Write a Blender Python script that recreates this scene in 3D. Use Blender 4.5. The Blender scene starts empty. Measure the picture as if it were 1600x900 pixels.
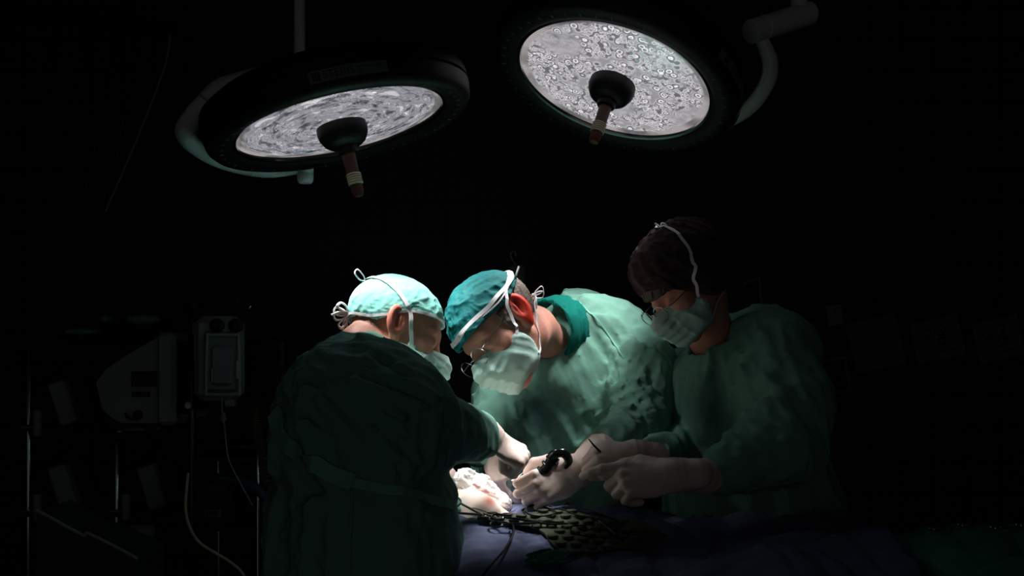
import bpy, math, random
import numpy as np
from mathutils import Vector, Matrix

S = bpy.context.scene
F = 1555.56            # focal length in pixels of the 1600 px wide frame (35 mm lens)
CAM_H = 1.4
def W(px, py, d):      # a point of the place, at depth d in front of the camera
    return np.array([(px - 800) / F * d, d, CAM_H + (550 - py) / F * d])

# ---------------------------------------------------------------- camera, world, exposure
cam_data = bpy.data.cameras.new('camera'); cam_data.sensor_width = 36; cam_data.lens = 35
cam_data.shift_y = 100 / 1600; cam_data.clip_start = 0.05
cam = bpy.data.objects.new('camera', cam_data); S.collection.objects.link(cam)
cam.location = (0, 0, CAM_H); cam.rotation_euler = (math.pi / 2, 0, 0); S.camera = cam
S.view_settings.view_transform = 'Standard'; S.view_settings.look = 'None'
S.view_settings.gamma = 1; S.view_settings.use_curve_mapping = False
S.view_settings.exposure = 0.0
WORLD = 0.05
world = bpy.data.worlds.new('dim_room'); S.world = world; world.use_nodes = True
world.node_tree.nodes['Background'].inputs[0].default_value = (1.0, 0.98, 0.96, 1)
world.node_tree.nodes['Background'].inputs[1].default_value = WORLD

FIELD = np.array([-0.075, 2.20, 1.075])          # where both lamps are aimed
LAMPS = {'left': dict(c=W(532, 193, 2.25), n=np.array([.25, -.03, -.97]), narrow=22.0, wide=22.0, aim=np.array([.06, 2.56, 1.18])),
         'right': dict(c=W(959, 128, 2.43), n=np.array([-.31, -.25, -.92]), narrow=17.0, wide=32.0, aim=np.array([.16, 2.62, 1.45]))}

def unit(v):
    v = np.asarray(v, float); return v / np.linalg.norm(v)
def spot(name, loc, target, power, angle, blend, radius, color=(1, .97, .95)):
    l = bpy.data.lights.new(name, 'SPOT'); l.energy = power; l.spot_size = math.radians(angle)
    l.spot_blend = blend; l.shadow_soft_size = radius; l.color = color
    o = bpy.data.objects.new(name, l); S.collection.objects.link(o); o.location = loc
    o.rotation_euler = (Vector(target) - Vector(loc)).to_track_quat('-Z', 'Y').to_euler()
    return o
def lamp_basis(n):
    n = unit(n); a = unit(np.cross(n, [0, 1, 0])); b = np.cross(n, a); return n, a, b
for key, L in LAMPS.items():
    n, a, b = lamp_basis(L['n'])
    for k in range(8):                             # the lamp's LED pods, all converging on the field
        th = k * math.pi / 4 + .2
        p = L['c'] + n * .03 + (a * math.cos(th) + b * math.sin(th)) * .155
        spot('led_beam', p, FIELD + (p - L['c']) * (.25 if key == 'left' else .40), L['narrow'], 25 if key == 'left' else 20, .9, .045)
    p = L['c'] + n * .05 + a * .09
    spot('fill_spot', p, L['aim'], L['wide'], 50, 1.0, .09)  # added fill spot at the lamp head, aimed off-axis at the middle surgeon

# ---------------------------------------------------------------- numpy modelling tools
rng = np.random.RandomState(7)
_T = rng.rand(32, 32, 32).astype(np.float32)
def noise(P):
    P = np.asarray(P, np.float32); i = np.floor(P).astype(np.int32); f = P - i; f = f * f * (3 - 2 * f); i &= 31; j = (i + 1) & 31
    x0, y0, z0 = i[:, 0], i[:, 1], i[:, 2]; x1, y1, z1 = j[:, 0], j[:, 1], j[:, 2]; fx, fy, fz = f[:, 0], f[:, 1], f[:, 2]
    a = _T[x0, y0, z0] * (1 - fx) + _T[x1, y0, z0] * fx; b = _T[x0, y1, z0] * (1 - fx) + _T[x1, y1, z0] * fx
    c = _T[x0, y0, z1] * (1 - fx) + _T[x1, y0, z1] * fx; d = _T[x0, y1, z1] * (1 - fx) + _T[x1, y1, z1] * fx
    return (a * (1 - fy) + b * fy) * (1 - fz) + (c * (1 - fy) + d * fy) * fz
def smin(a, b, k):
    h = np.clip(.5 + .5 * (b - a) / k, 0, 1); return b * (1 - h) + a * h - k * h * (1 - h)
def smax(a, b, k): return -smin(-a, -b, k)
def rcone(P, a, b, ra, rb):
    a = np.asarray(a, float); b = np.asarray(b, float); ab = b - a
    t = np.clip(((P - a) @ ab) / (ab @ ab), 0, 1)
    return np.linalg.norm(P - a - t[:, None] * ab, axis=1) - (ra + (rb - ra) * t)
def ell(P, c, r, R=None):
    Q = P - np.asarray(c, float)
    if R is not None: Q = Q @ R                    # R's columns are the ellipsoid's own axes
    r = np.asarray(r, float); k0 = np.linalg.norm(Q / r, axis=1); k1 = np.linalg.norm(Q / (r * r), axis=1)
    return k0 * (k0 - 1) / np.maximum(k1, 1e-6)
def basis(fwd, up):
    f = unit(fwd); r = unit(np.cross(f, up)); u = np.cross(r, f)
    return np.stack([r, f, u], axis=1)             # columns: right, forward, up
def loft(P, rows, power=2.0):
    """rows: z, cx, cy, rx, ry from bottom to top"""
    R = np.array(rows, float); z = P[:, 2]; g = [np.interp(z, R[:, 0], R[:, i]) for i in range(1, 5)]
    q = (np.abs((P[:, 0] - g[0]) / g[2]) ** power + np.abs((P[:, 1] - g[1]) / g[3]) ** power) ** (1 / power)
    d = (q - 1) * np.minimum(g[2], g[3])
    return smax(d, smax(R[0, 0] - z, z - R[-1, 0], .01), .05)
def folds(P, specs):
    """specs: (centre or None, radius, along, long, across, amplitude, seed): creases running 'along'"""
    out = np.zeros(len(P))
    for c, rad, al, lo, ac, amp, seed in specs:
        if c is None: idx = slice(None); w = 1.0; Q = P
        else:
            dd = np.linalg.norm(P - np.asarray(c), axis=1); idx = np.nonzero(dd < rad)[0]
            if len(idx) == 0: continue
            Q = P[idx]; w = np.clip(1 - dd[idx] / rad, 0, 1); w = w * w * (3 - 2 * w)
        al = unit(al); u = Q @ al; lo = lo * 1.8; warp = noise(Q * 5 + seed * 3.1) - .5
        base = (Q - np.outer(u, al)) / ac + np.outer(u, al) / lo + warp[:, None] * .9 + seed * 7.3
        n1 = noise(base); n2 = noise(base * 2.1 + 11)
        r = (1 - np.abs(2 * n1 - 1) ** .8) ** 1.6 + .4 * (1 - np.abs(2 * n2 - 1)) ** 1.6
        out[idx] -= w * amp * 1.7 * (r - .5)
    return out
def axis_pts(lo, hi, h, dense=None, hd=None):
    if dense is None: return np.arange(lo, hi + h, h)
    pts = []; x = lo
    while x < hi + h:
        pts.append(x); x += hd if dense[0] <= x <= dense[1] else h
    return np.array(pts)
def surface(name, sdf, lo, hi, h, mat, parent=None, dense=None, hd=None, world=True, smooth=True, slack=.02):
    """polygonise sdf (negative inside) by surface nets on a rectilinear grid and link it as one mesh object"""
    ax = [axis_pts(lo[i], hi[i], h, None if dense is None else (dense[0][i], dense[1][i]), hd) for i in range(3)]
    n = [len(a) for a in ax]; B = 8
    D = np.full(n, 1.0, np.float32)
    bl = [list(range(0, m, B)) for m in n]
    cen, half, ids = [], [], []
    for i in bl[0]:
        xs = ax[0][i:min(i + B, n[0])]
        for j in bl[1]:
            ys = ax[1][j:min(j + B, n[1])]
            for k in bl[2]:
                zs = ax[2][k:min(k + B, n[2])]
                cen.append(((xs[0] + xs[-1]) / 2, (ys[0] + ys[-1]) / 2, (zs[0] + zs[-1]) / 2))
                half.append(math.sqrt((xs[-1] - xs[0] + h) ** 2 + (ys[-1] - ys[0] + h) ** 2 + (zs[-1] - zs[0] + h) ** 2) / 2); ids.append((i, j, k))
    cen = np.array(cen); cd = sdf(cen); near = np.abs(cd) < np.array(half) * 1.15 + slack
    pts, where = [], []
    for q, (i, j, k) in enumerate(ids):
        sl = (slice(i, i + B), slice(j, j + B), slice(k, k + B))
        if near[q]:
            g = np.stack(np.meshgrid(ax[0][sl[0]], ax[1][sl[1]], ax[2][sl[2]], indexing='ij'), -1); pts.append(g.reshape(-1, 3)); where.append((sl, g.shape[:3]))
        else: D[sl] = 1.0 if cd[q] > 0 else -1.0
    allp = np.concatenate(pts); vals = np.concatenate([sdf(allp[s:s + 400000]) for s in range(0, len(allp), 400000)]); o = 0
    for sl, sh in where:
        m = sh[0] * sh[1] * sh[2]; D[sl] = vals[o:o + m].reshape(sh); o += m
    D[0] = 1; D[-1] = 1; D[:, 0] = 1; D[:, -1] = 1; D[:, :, 0] = 1; D[:, :, -1] = 1
    ins = D < 0
    c = [ins[a:n[0] - 1 + a, b:n[1] - 1 + b, e:n[2] - 1 + e] for a in (0, 1) for b in (0, 1) for e in (0, 1)]
    s = sum(x.astype(np.int8) for x in c); ci = np.argwhere((s > 0) & (s < 8))
    idm = np.full([m - 1 for m in n], -1, np.int32); idm[tuple(ci.T)] = np.arange(len(ci))
    acc = np.zeros((len(ci), 3)); cnt = np.zeros(len(ci))
    corner = [(a, b, e) for a in (0, 1) for b in (0, 1) for e in (0, 1)]
    A = [np.asarray(a) for a in ax]
    for p in corner:
        for dd in range(3):
            if p[dd]: continue
            r = list(p); r[dd] = 1
            ia = ci + np.array(p); ib = ci + np.array(r)
            va = D[tuple(ia.T)]; vb = D[tuple(ib.T)]; m = (va < 0) != (vb < 0)
            t = np.where(m, va / np.where(m, va - vb, 1), 0)
            for q in range(3):
                xa = A[q][ia[:, q]]; xb = A[q][ib[:, q]]; acc[:, q] += np.where(m, xa + (xb - xa) * t, 0)
            cnt += m
    V = acc / cnt[:, None]; quads = []
    for dd in range(3):
        sl0 = [slice(1, -1)] * 3; sl1 = [slice(1, -1)] * 3; sl0[dd] = slice(0, -1); sl1[dd] = slice(1, None)
        i0 = ins[tuple(sl0)]; i1 = ins[tuple(sl1)]; e = np.argwhere(i0 != i1)
        if len(e) == 0: continue
        off = np.ones(3, int); off[dd] = 0; e = e + off; flip = ins[tuple(e.T)]
        u, v = (dd + 1) % 3, (dd + 2) % 3; U = np.zeros(3, int); U[u] = 1; Vv = np.zeros(3, int); Vv[v] = 1
        a = idm[tuple((e - U - Vv).T)]; b = idm[tuple((e - Vv).T)]; cc = idm[tuple(e.T)]; d = idm[tuple((e - U).T)]
        qd = np.stack([a, b, cc, d], 1); qd[~flip] = qd[~flip][:, ::-1]; quads.append(qd)
    Q = np.concatenate(quads); Q = Q[(Q >= 0).all(1)]
    return mesh_obj(name, V, Q, mat, parent, smooth)
def mesh_obj(name, V, faces, mat, parent=None, smooth=True):
    me = bpy.data.meshes.new(name)
    if isinstance(faces, np.ndarray):
        k = faces.shape[1]; me.vertices.add(len(V)); me.vertices.foreach_set('co', np.asarray(V, np.float32).ravel())
        me.loops.add(faces.size); me.loops.foreach_set('vertex_index', faces.astype(np.int32).ravel())
        me.polygons.add(len(faces)); me.polygons.foreach_set('loop_start', np.arange(0, faces.size, k, dtype=np.int32))
        me.update(calc_edges=True); me.validate()
    else: me.from_pydata([tuple(v) for v in V], [], [tuple(f) for f in faces]); me.update()
    me.polygons.foreach_set('use_smooth', [bool(smooth)] * len(me.polygons))
    for m in (mat if isinstance(mat, (list, tuple)) else [mat]): me.materials.append(m)
    o = bpy.data.objects.new(name, me); S.collection.objects.link(o)
    if parent is not None:
        o.parent = parent
        if parent.get('_base') is not None or parent.location.length > 0 or parent.parent is not None:
            o.matrix_parent_inverse = WM(parent).inverted()
    return o
def WM(o):
    M = Matrix.LocRotScale(o.location, o.rotation_euler, o.scale)
    if o.parent is not None: M = WM(o.parent) @ o.matrix_parent_inverse @ M
    return M
def attr(o, name, vals):                           # one float per vertex
    a = o.data.attributes.new(name, 'FLOAT', 'POINT'); a.data.foreach_set('value', np.asarray(vals, np.float32))
def verts(o):
    v = np.empty(len(o.data.vertices) * 3, np.float32); o.data.vertices.foreach_get('co', v); return v.reshape(-1, 3).astype(float)
def grad(sdf, P, e=.002):
    g = np.stack([sdf(P + np.eye(3)[i] * e) - sdf(P - np.eye(3)[i] * e) for i in range(3)], 1)
    return g / np.maximum(np.linalg.norm(g, axis=1), 1e-9)[:, None]
def spline(pts, n=12, closed=False):
    p = [np.asarray(q, float) for q in pts]; out = []
    m = len(p)
    for i in range(m if closed else m - 1):
        if closed: a, b, c, d = p[(i - 1) % m], p[i], p[(i + 1) % m], p[(i + 2) % m]
        else: a, b, c, d = p[max(i - 1, 0)], p[i], p[i + 1], p[min(i + 2, m - 1)]
        for k in range(n):
            t = k / n; out.append(.5 * (2 * b + (c - a) * t + (2 * a - 5 * b + 4 * c - d) * t * t + (3 * b - 3 * c + d - a) * t ** 3))
    if not closed: out.append(p[-1])
    return np.array(out)
class MB:
    """collects shapes into ONE mesh"""
    def __init__(s): s.v = []; s.f = []
    def add(s, V, Fc):
        o = len(s.v); s.v += [tuple(map(float, v)) for v in V]; s.f += [tuple(int(i) + o for i in f) for f in Fc]; return s
    def tube(s, pts, r, seg=10, n=8, closed=False, flat=1.0, up=None, raw=False):
        P = np.array(pts, float) if raw else spline(pts, n, closed); m = len(P)
        if np.isscalar(r): rr = np.full(m, r)
        else: rr = np.interp(np.linspace(0, 1, m), np.linspace(0, 1, len(r)), r)
        T = np.gradient(P, axis=0)
        if closed: T = np.roll(P, -1, 0) - np.roll(P, 1, 0)
        T /= np.maximum(np.linalg.norm(T, axis=1), 1e-9)[:, None]
        ref = np.array(up if up is not None else [0, 0, 1.0]); 
        if up is None and abs(T[0] @ ref) > .9: ref = np.array([1.0, 0, 0])
        V = []; N = ref - (ref @ T[0]) * T[0]; N /= np.linalg.norm(N)
        for i in range(m):
            base = ref if up is not None else N
            N = base - (base @ T[i]) * T[i]; N /= max(np.linalg.norm(N), 1e-9); Bn = np.cross(T[i], N)
            for k in range(seg):
                a = 2 * math.pi * k / seg; V.append(P[i] + rr[i] * (math.cos(a) * N * flat + math.sin(a) * Bn))
        Fc = []
        for i in range(m if closed else m - 1):
            j = (i + 1) % m
            for k in range(seg): Fc.append((i * seg + k, i * seg + (k + 1) % seg, j * seg + (k + 1) % seg, j * seg + k))
        if not closed: Fc += [tuple(range(seg))[::-1], tuple((m - 1) * seg + k for k in range(seg))]
        return s.add(V, Fc)
    def box(s, c, size, R=None, bev=0.0):
        c = np.asarray(c, float); h = np.asarray(size, float) / 2; R = np.eye(3) if R is None else R
        if bev <= 0:
            V = [c + R @ (h * np.array([i, j, k])) for i in (-1, 1) for j in (-1, 1) for k in (-1, 1)]
            return s.add(V, [(0, 1, 3, 2), (4, 6, 7, 5), (0, 4, 5, 1), (2, 3, 7, 6), (0, 2, 6, 4), (1, 5, 7, 3)])
        V = []; b = min(bev, h.min() * .99)
        for k in (-1, 1):                          # chamfered all round: three rings top and bottom
            for (ins_, dz) in ((b, 0), (0, b)):
                for (i, j) in ((-1, -1), (1, -1), (1, 1), (-1, 1)):
                    for (u, w) in (((b, 0), (0, b)) if i * j < 0 else ((0, b), (b, 0))):
                        V.append(c + R @ np.array([i * (h[0] - max(ins_, 0) * .999 - (u if ins_ == 0 else u * .5)), j * (h[1] - ins_ - (w if ins_ == 0 else w * .5)), k * (h[2] - dz)]))
        rings = [0, 8, 24, 16]                     # bottom cap, bottom side, top side, top cap
        Fc = [tuple(range(0, 8))[::-1], tuple(range(16, 24))]
        for a, b2 in ((0, 8), (8, 24), (24, 16)):
            for q in range(8): Fc.append((a + q, a + (q + 1) % 8, b2 + (q + 1) % 8, b2 + q))
        return s.add(V, Fc)
    def lathe(s, c, ax, prof, seg=48, cap0=True, cap1=True):
        """prof: (distance along ax, radius)"""
        ax = unit(ax); h = np.array([0, 1.0, 0]) if abs(ax[1]) < .9 else np.array([1.0, 0, 0]); a = unit(np.cross(ax, h)); b = np.cross(ax, a); c = np.asarray(c, float)
        V = [c + ax * t + r * (math.cos(2 * math.pi * k / seg) * a + math.sin(2 * math.pi * k / seg) * b) for t, r in prof for k in range(seg)]
        Fc = [(i * seg + k, i * seg + (k + 1) % seg, (i + 1) * seg + (k + 1) % seg, (i + 1) * seg + k) for i in range(len(prof) - 1) for k in range(seg)]
        if cap0: Fc.append(tuple(range(seg))[::-1])
        if cap1: Fc.append(tuple((len(prof) - 1) * seg + k for k in range(seg)))
        return s.add(V, Fc)
    def grid(s, G):
        n, m = G.shape[:2]; return s.add(G.reshape(-1, 3), [(i * m + j, i * m + j + 1, (i + 1) * m + j + 1, (i + 1) * m + j) for i in range(n - 1) for j in range(m - 1)])
    def build(s, name, mat, parent=None, smooth=True, angle=None):
        o = mesh_obj(name, s.v, s.f, mat, parent, smooth)
        import bmesh
        bm = bmesh.new(); bm.from_mesh(o.data); bmesh.ops.recalc_face_normals(bm, faces=bm.faces); bm.to_mesh(o.data); bm.free()
        if smooth:
            bm = bmesh.new(); bm.from_mesh(o.data)
            for e in bm.edges:
                if len(e.link_faces) == 2 and e.calc_face_angle(0) > math.radians(angle or 40): e.smooth = False
            bm.to_mesh(o.data); bm.free()
        return o
def ribbon(mb, sdf, P, width, lift=.0015, thick=.0012, n=10, project=True, wide=None):
    """a flat tape laid along P on the surface of sdf"""
    C = spline(P, n)
    if project:
        for _ in range(4): g = grad(sdf, C); C = C - g * (sdf(C) - lift)[:, None]
        for _ in range(10): C[1:-1] = (C[:-2] + 2 * C[1:-1] + C[2:]) / 4
        v = sdf(C); C = C + grad(sdf, C, .006) * np.maximum(.0012 - v, 0)[:, None]
        N = grad(sdf, C, .012)
    else: N = np.tile(unit(wide), (len(C), 1))
    T = np.gradient(C, axis=0); T /= np.maximum(np.linalg.norm(T, axis=1), 1e-9)[:, None]
    Sd = np.cross(T, N); Sd /= np.maximum(np.linalg.norm(Sd, axis=1), 1e-9)[:, None]; w = width / 2
    V = []
    for i in range(len(C)): V += [C[i] - Sd[i] * w, C[i] + Sd[i] * w, C[i] + Sd[i] * w + N[i] * thick, C[i] - Sd[i] * w + N[i] * thick]
    Fc = [(i * 4 + k, i * 4 + (k + 1) % 4, i * 4 + 4 + (k + 1) % 4, i * 4 + 4 + k) for i in range(len(C) - 1) for k in range(4)]
    m = len(C) * 4; Fc += [(3, 2, 1, 0), (m - 4, m - 3, m - 2, m - 1)]
    return mb.add(V, Fc)
def thing(name, label, cat, loc, group=None):
    o = bpy.data.objects.new(name, None); S.collection.objects.link(o); o.location = tuple(map(float, loc)); o.empty_display_size = .1
    return tag(o, label, cat, group)
def tag(o, label=None, cat=None, group=None, kind=None):
    if label: o['label'] = label
    if cat: o['category'] = cat
    if group: o['group'] = group
    if kind: o['kind'] = kind
    return o

# ---------------------------------------------------------------- materials
def srgb(r, g, b):
    f = lambda c: (c / 255) / 12.92 if c / 255 <= .04045 else ((c / 255 + .055) / 1.055) ** 2.4
    return (f(r), f(g), f(b), 1)
def mat(name, col, rough=.6, metal=0, spec=.5, bump=0, bscale=200, noise_col=0, sss=0, sss_r=(1, .3, .15), sheen=0, trans=0, emit=0, coat=0, aniso=None, attr_mix=None, nscale=12, ior=1.45):
    m = bpy.data.materials.new(name); m.use_nodes = True; nt = m.node_tree; b = nt.nodes['Principled BSDF']; I = b.inputs
    I['Base Color'].default_value = col; I['Roughness'].default_value = rough; I['Metallic'].default_value = metal; I['Specular IOR Level'].default_value = spec; I['IOR'].default_value = ior
    I['Coat Weight'].default_value = coat; I['Transmission Weight'].default_value = trans
    if sheen: I['Sheen Weight'].default_value = sheen
    if sss: I['Subsurface Weight'].default_value = sss; I['Subsurface Radius'].default_value = sss_r; I['Subsurface Scale'].default_value = .012
    if emit: I['Emission Color'].default_value = col; I['Emission Strength'].default_value = emit
    tc = nt.nodes.new('ShaderNodeTexCoord'); src = tc.outputs['Object']
    if aniso:
        mp = nt.nodes.new('ShaderNodeMapping'); mp.inputs['Scale'].default_value = aniso; nt.links.new(src, mp.inputs[0]); src = mp.outputs[0]
    last = None
    if noise_col or bump:
        n1 = nt.nodes.new('ShaderNodeTexNoise'); n1.inputs['Scale'].default_value = nscale; n1.inputs['Detail'].default_value = 5; nt.links.new(src, n1.inputs['Vector'])
    if noise_col:
        mx = nt.nodes.new('ShaderNodeMix'); mx.data_type = 'RGBA'; mx.inputs['A'].default_value = tuple(c * (1 - noise_col) for c in col[:3]) + (1,)
        mx.inputs['B'].default_value = tuple(min(1, c * (1 + noise_col)) for c in col[:3]) + (1,); nt.links.new(n1.outputs['Fac'], mx.inputs['Factor']); last = mx.outputs['Result']
    for (an, c2) in (attr_mix or []):
        at = nt.nodes.new('ShaderNodeAttribute'); at.attribute_name = an; mx = nt.nodes.new('ShaderNodeMix'); mx.data_type = 'RGBA'
        if last is not None: nt.links.new(last, mx.inputs['A'])
        else: mx.inputs['A'].default_value = col
        mx.inputs['B'].default_value = c2; nt.links.new(at.outputs['Fac'], mx.inputs['Factor']); last = mx.outputs['Result']
    if last is not None: nt.links.new(last, I['Base Color'])
    if bump:
        n2 = nt.nodes.new('ShaderNodeTexNoise'); n2.inputs['Scale'].default_value = bscale; n2.inputs['Detail'].default_value = 4; nt.links.new(src, n2.inputs['Vector'])
        bp = nt.nodes.new('ShaderNodeBump'); bp.inputs['Strength'].default_value = min(1, bump); bp.inputs['Distance'].default_value = .002; nt.links.new(n2.outputs['Fac'], bp.inputs['Height']); nt.links.new(bp.outputs[0], I['Normal'])
    return m
def creases(m, scale, dist, stretch):             # sharp little cloth creases, on top of whatever bump there is
    nt = m.node_tree; b = nt.nodes['Principled BSDF']; tc = nt.nodes.new('ShaderNodeTexCoord'); prev = b.inputs['Normal'].links[0].from_socket if b.inputs['Normal'].links else None
    for k, (rot, sc, dd) in enumerate((((0, .7, 0), scale, dist), ((0, -.5, .6), scale * 2.3, dist * .4))):
        mp = nt.nodes.new('ShaderNodeMapping'); mp.inputs['Scale'].default_value = stretch; mp.inputs['Rotation'].default_value = rot; nt.links.new(tc.outputs['Object'], mp.inputs[0])
        n = nt.nodes.new('ShaderNodeTexNoise'); n.noise_type = 'RIDGED_MULTIFRACTAL'; n.inputs['Scale'].default_value = sc; n.inputs['Detail'].default_value = 3; n.inputs['Distortion'].default_value = .45; n.inputs['Lacunarity'].default_value = 2.1
        nt.links.new(mp.outputs[0], n.inputs['Vector']); bp = nt.nodes.new('ShaderNodeBump'); bp.inputs['Strength'].default_value = .9; bp.inputs['Distance'].default_value = dd; nt.links.new(n.outputs['Fac'], bp.inputs['Height'])
        if prev is not None: nt.links.new(prev, bp.inputs['Normal'])
        prev = bp.outputs[0]
    nt.links.new(prev, b.inputs['Normal'])
M = {}
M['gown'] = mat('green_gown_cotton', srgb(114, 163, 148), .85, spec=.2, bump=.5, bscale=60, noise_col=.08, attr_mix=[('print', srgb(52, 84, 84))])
creases(M['gown'], 8, .019, (1, 1, .22))
M['gown_trim'] = mat('gown_binding', srgb(128, 190, 172), .85, spec=.2, bump=.3)
M['scrub'] = mat('teal_scrub_cotton', srgb(0, 108, 98), .85, spec=.2, bump=.4)
M['collar'] = mat('brown_collar_band', srgb(88, 52, 46), .8, spec=.2, bump=.3)
M['cap_light'] = mat('light_teal_nonwoven', srgb(138, 216, 204), .8, spec=.25, bump=.7, bscale=90, noise_col=.1, nscale=60)
M['cap_teal'] = mat('deep_teal_nonwoven', srgb(0, 98, 100), .75, spec=.3, bump=.9, bscale=70, noise_col=.2, nscale=45)
M['cap_dark'] = mat('dark_patterned_cotton', srgb(58, 44, 46), .85, spec=.2, bump=.4, noise_col=.95, nscale=70)
M['white_tape'] = mat('white_tape', srgb(238, 236, 240), .8, spec=.2)
M['mask'] = mat('pale_green_mask', srgb(180, 216, 207), .8, spec=.2, bump=.35, bscale=120)
M['skin'] = mat('skin', srgb(206, 146, 128), .5, spec=.35, bump=.3, bscale=260, noise_col=.1, sss=.18, attr_mix=[('stubble', srgb(98, 72, 62)), ('flush_glow', srgb(226, 62, 44))])
M['hair_grey'] = mat('grey_brown_hair', srgb(120, 108, 100), .55, spec=.4, bump=1, bscale=60, noise_col=.5, nscale=90, aniso=(1, 1, .25))
M['hair_dark'] = mat('dim_grey_fringe', srgb(74, 68, 64), .6, spec=.3, bump=1, bscale=60, noise_col=.5, nscale=90, aniso=(1, 1, .25))
M['glove'] = mat('latex_glove', srgb(226, 206, 198), .42, spec=.5, bump=.25, bscale=120, noise_col=.04, sss=.15)
M['blue'] = mat('blue_drape_cotton', srgb(98, 106, 134), .9, spec=.15, bump=.4, bscale=300); creases(M['blue'], 5, .008, (1, 1, 1))
M['green_drape'] = mat('green_drape_cotton', srgb(60, 130, 112), .9, spec=.15, bump=.4, bscale=200)
M['gauze'] = mat('white_gauze', srgb(240, 238, 236), .95, spec=.1, bump=1, bscale=220, noise_col=.04, attr_mix=[('blood', srgb(150, 8, 14))])
M['patient'] = mat('pale_skin', srgb(246, 228, 216), .5, spec=.3, bump=.2, sss=.2, attr_mix=[('spot', srgb(200, 132, 116))])
M['steel'] = mat('polished_steel', srgb(200, 200, 205), .18, metal=1)
M['black'] = mat('black_plastic', srgb(14, 14, 15), .45, spec=.35)
M['gloss_black'] = mat('glossy_black_metal', srgb(44, 54, 52), .16, metal=.7, spec=.8)
M['mat'] = mat('olive_silicone', srgb(62, 72, 52), .6, spec=.4, noise_col=.15)
M['glass'] = mat('spectacle_glass', (1, 1, 1, 1), .02, trans=1, ior=1.1)
M['lampgrey'] = mat('grey_enamel', srgb(228, 234, 234), .45, spec=.4)
M['lampblack'] = mat('black_lamp_housing', srgb(15, 14, 15), .5, spec=.35)
M['wood'] = mat('hub_grip_brown', srgb(84, 48, 40), .5)
M['ivory'] = mat('ivory_plastic', srgb(206, 196, 170), .5)
M['wgrey'] = mat('light_grey_plastic', srgb(150, 155, 155), .55, spec=.3)
M['dgrey'] = mat('dark_grey_plastic', srgb(48, 48, 50), .55, spec=.3)
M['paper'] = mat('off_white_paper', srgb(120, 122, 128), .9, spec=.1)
M['ink'] = mat('black_ink', srgb(24, 24, 26), .9, spec=.1)
M['label'] = mat('dull_label', srgb(112, 128, 126), .6)
# ---------------------------------------------------------------- the room
def tile_mat(name, c1, c2, grout, rough):
    m = bpy.data.materials.new(name); m.use_nodes = True; nt = m.node_tree; b = nt.nodes['Principled BSDF']
    tc = nt.nodes.new('ShaderNodeTexCoord'); mp = nt.nodes.new('ShaderNodeMapping'); nt.links.new(tc.outputs['Generated'], mp.inputs[0])
    br = nt.nodes.new('ShaderNodeTexBrick'); br.offset = 0; br.inputs['Color1'].default_value = c1; br.inputs['Color2'].default_value = c2; br.inputs['Mortar'].default_value = grout
    br.inputs['Scale'].default_value = 1; br.inputs['Mortar Size'].default_value = .004; br.inputs['Brick Width'].default_value = .15; br.inputs['Row Height'].default_value = .15
    nt.links.new(mp.outputs[0], br.inputs['Vector']); nt.links.new(br.outputs['Color'], b.inputs['Base Color']); b.inputs['Roughness'].default_value = rough
    bp = nt.nodes.new('ShaderNodeBump'); bp.invert = True; bp.inputs['Distance'].default_value = .002; nt.links.new(br.outputs['Fac'], bp.inputs['Height']); nt.links.new(bp.outputs[0], b.inputs['Normal'])
    b.inputs['Specular IOR Level'].default_value = .3
    return m, mp
def slab(name, c, size, m, mp=None, sc=None):
    o = MB().box(c, size).build(name, m, smooth=False); o['kind'] = 'structure'
    if mp: mp.inputs['Scale'].default_value = sc
    return o
XL, XR, YB, YF, H = -2.7, 2.9, 4.6, -2.0, 3.05
m, mp = tile_mat('dark_green_wall_tile', srgb(46, 50, 44), srgb(50, 53, 46), srgb(22, 24, 22), .45)
mp.inputs['Rotation'].default_value = (math.pi / 2, 0, 0)
slab('wall_back', ((XL + XR) / 2, YB + .05, H / 2), (XR - XL, .1, H), m, mp, (XR - XL, 1, H))
m2, mp2 = tile_mat('side_wall_tile', srgb(46, 50, 44), srgb(50, 53, 46), srgb(22, 24, 22), .45)
mp2.inputs['Rotation'].default_value = (math.pi / 2, 0, math.pi / 2)
slab('wall_left', (XL - .05, (YB + YF) / 2, H / 2), (.1, YB - YF, H), m2, mp2, (1, YB - YF, H))
slab('wall_right', (XR + .05, (YB + YF) / 2, H / 2), (.1, YB - YF, H), m2)
m3 = mat('grey_vinyl_floor', srgb(90, 96, 94), .4, noise_col=.2, nscale=40)
slab('floor', ((XL + XR) / 2, (YB + YF) / 2, -.05), (XR - XL + .2, YB - YF + .2, .1), m3)
m4 = mat('ceiling_paint', srgb(60, 62, 60), .9)
slab('ceiling', ((XL + XR) / 2, (YB + YF) / 2, H + .05), (XR - XL + .2, YB - YF + .2, .1), m4)

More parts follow.
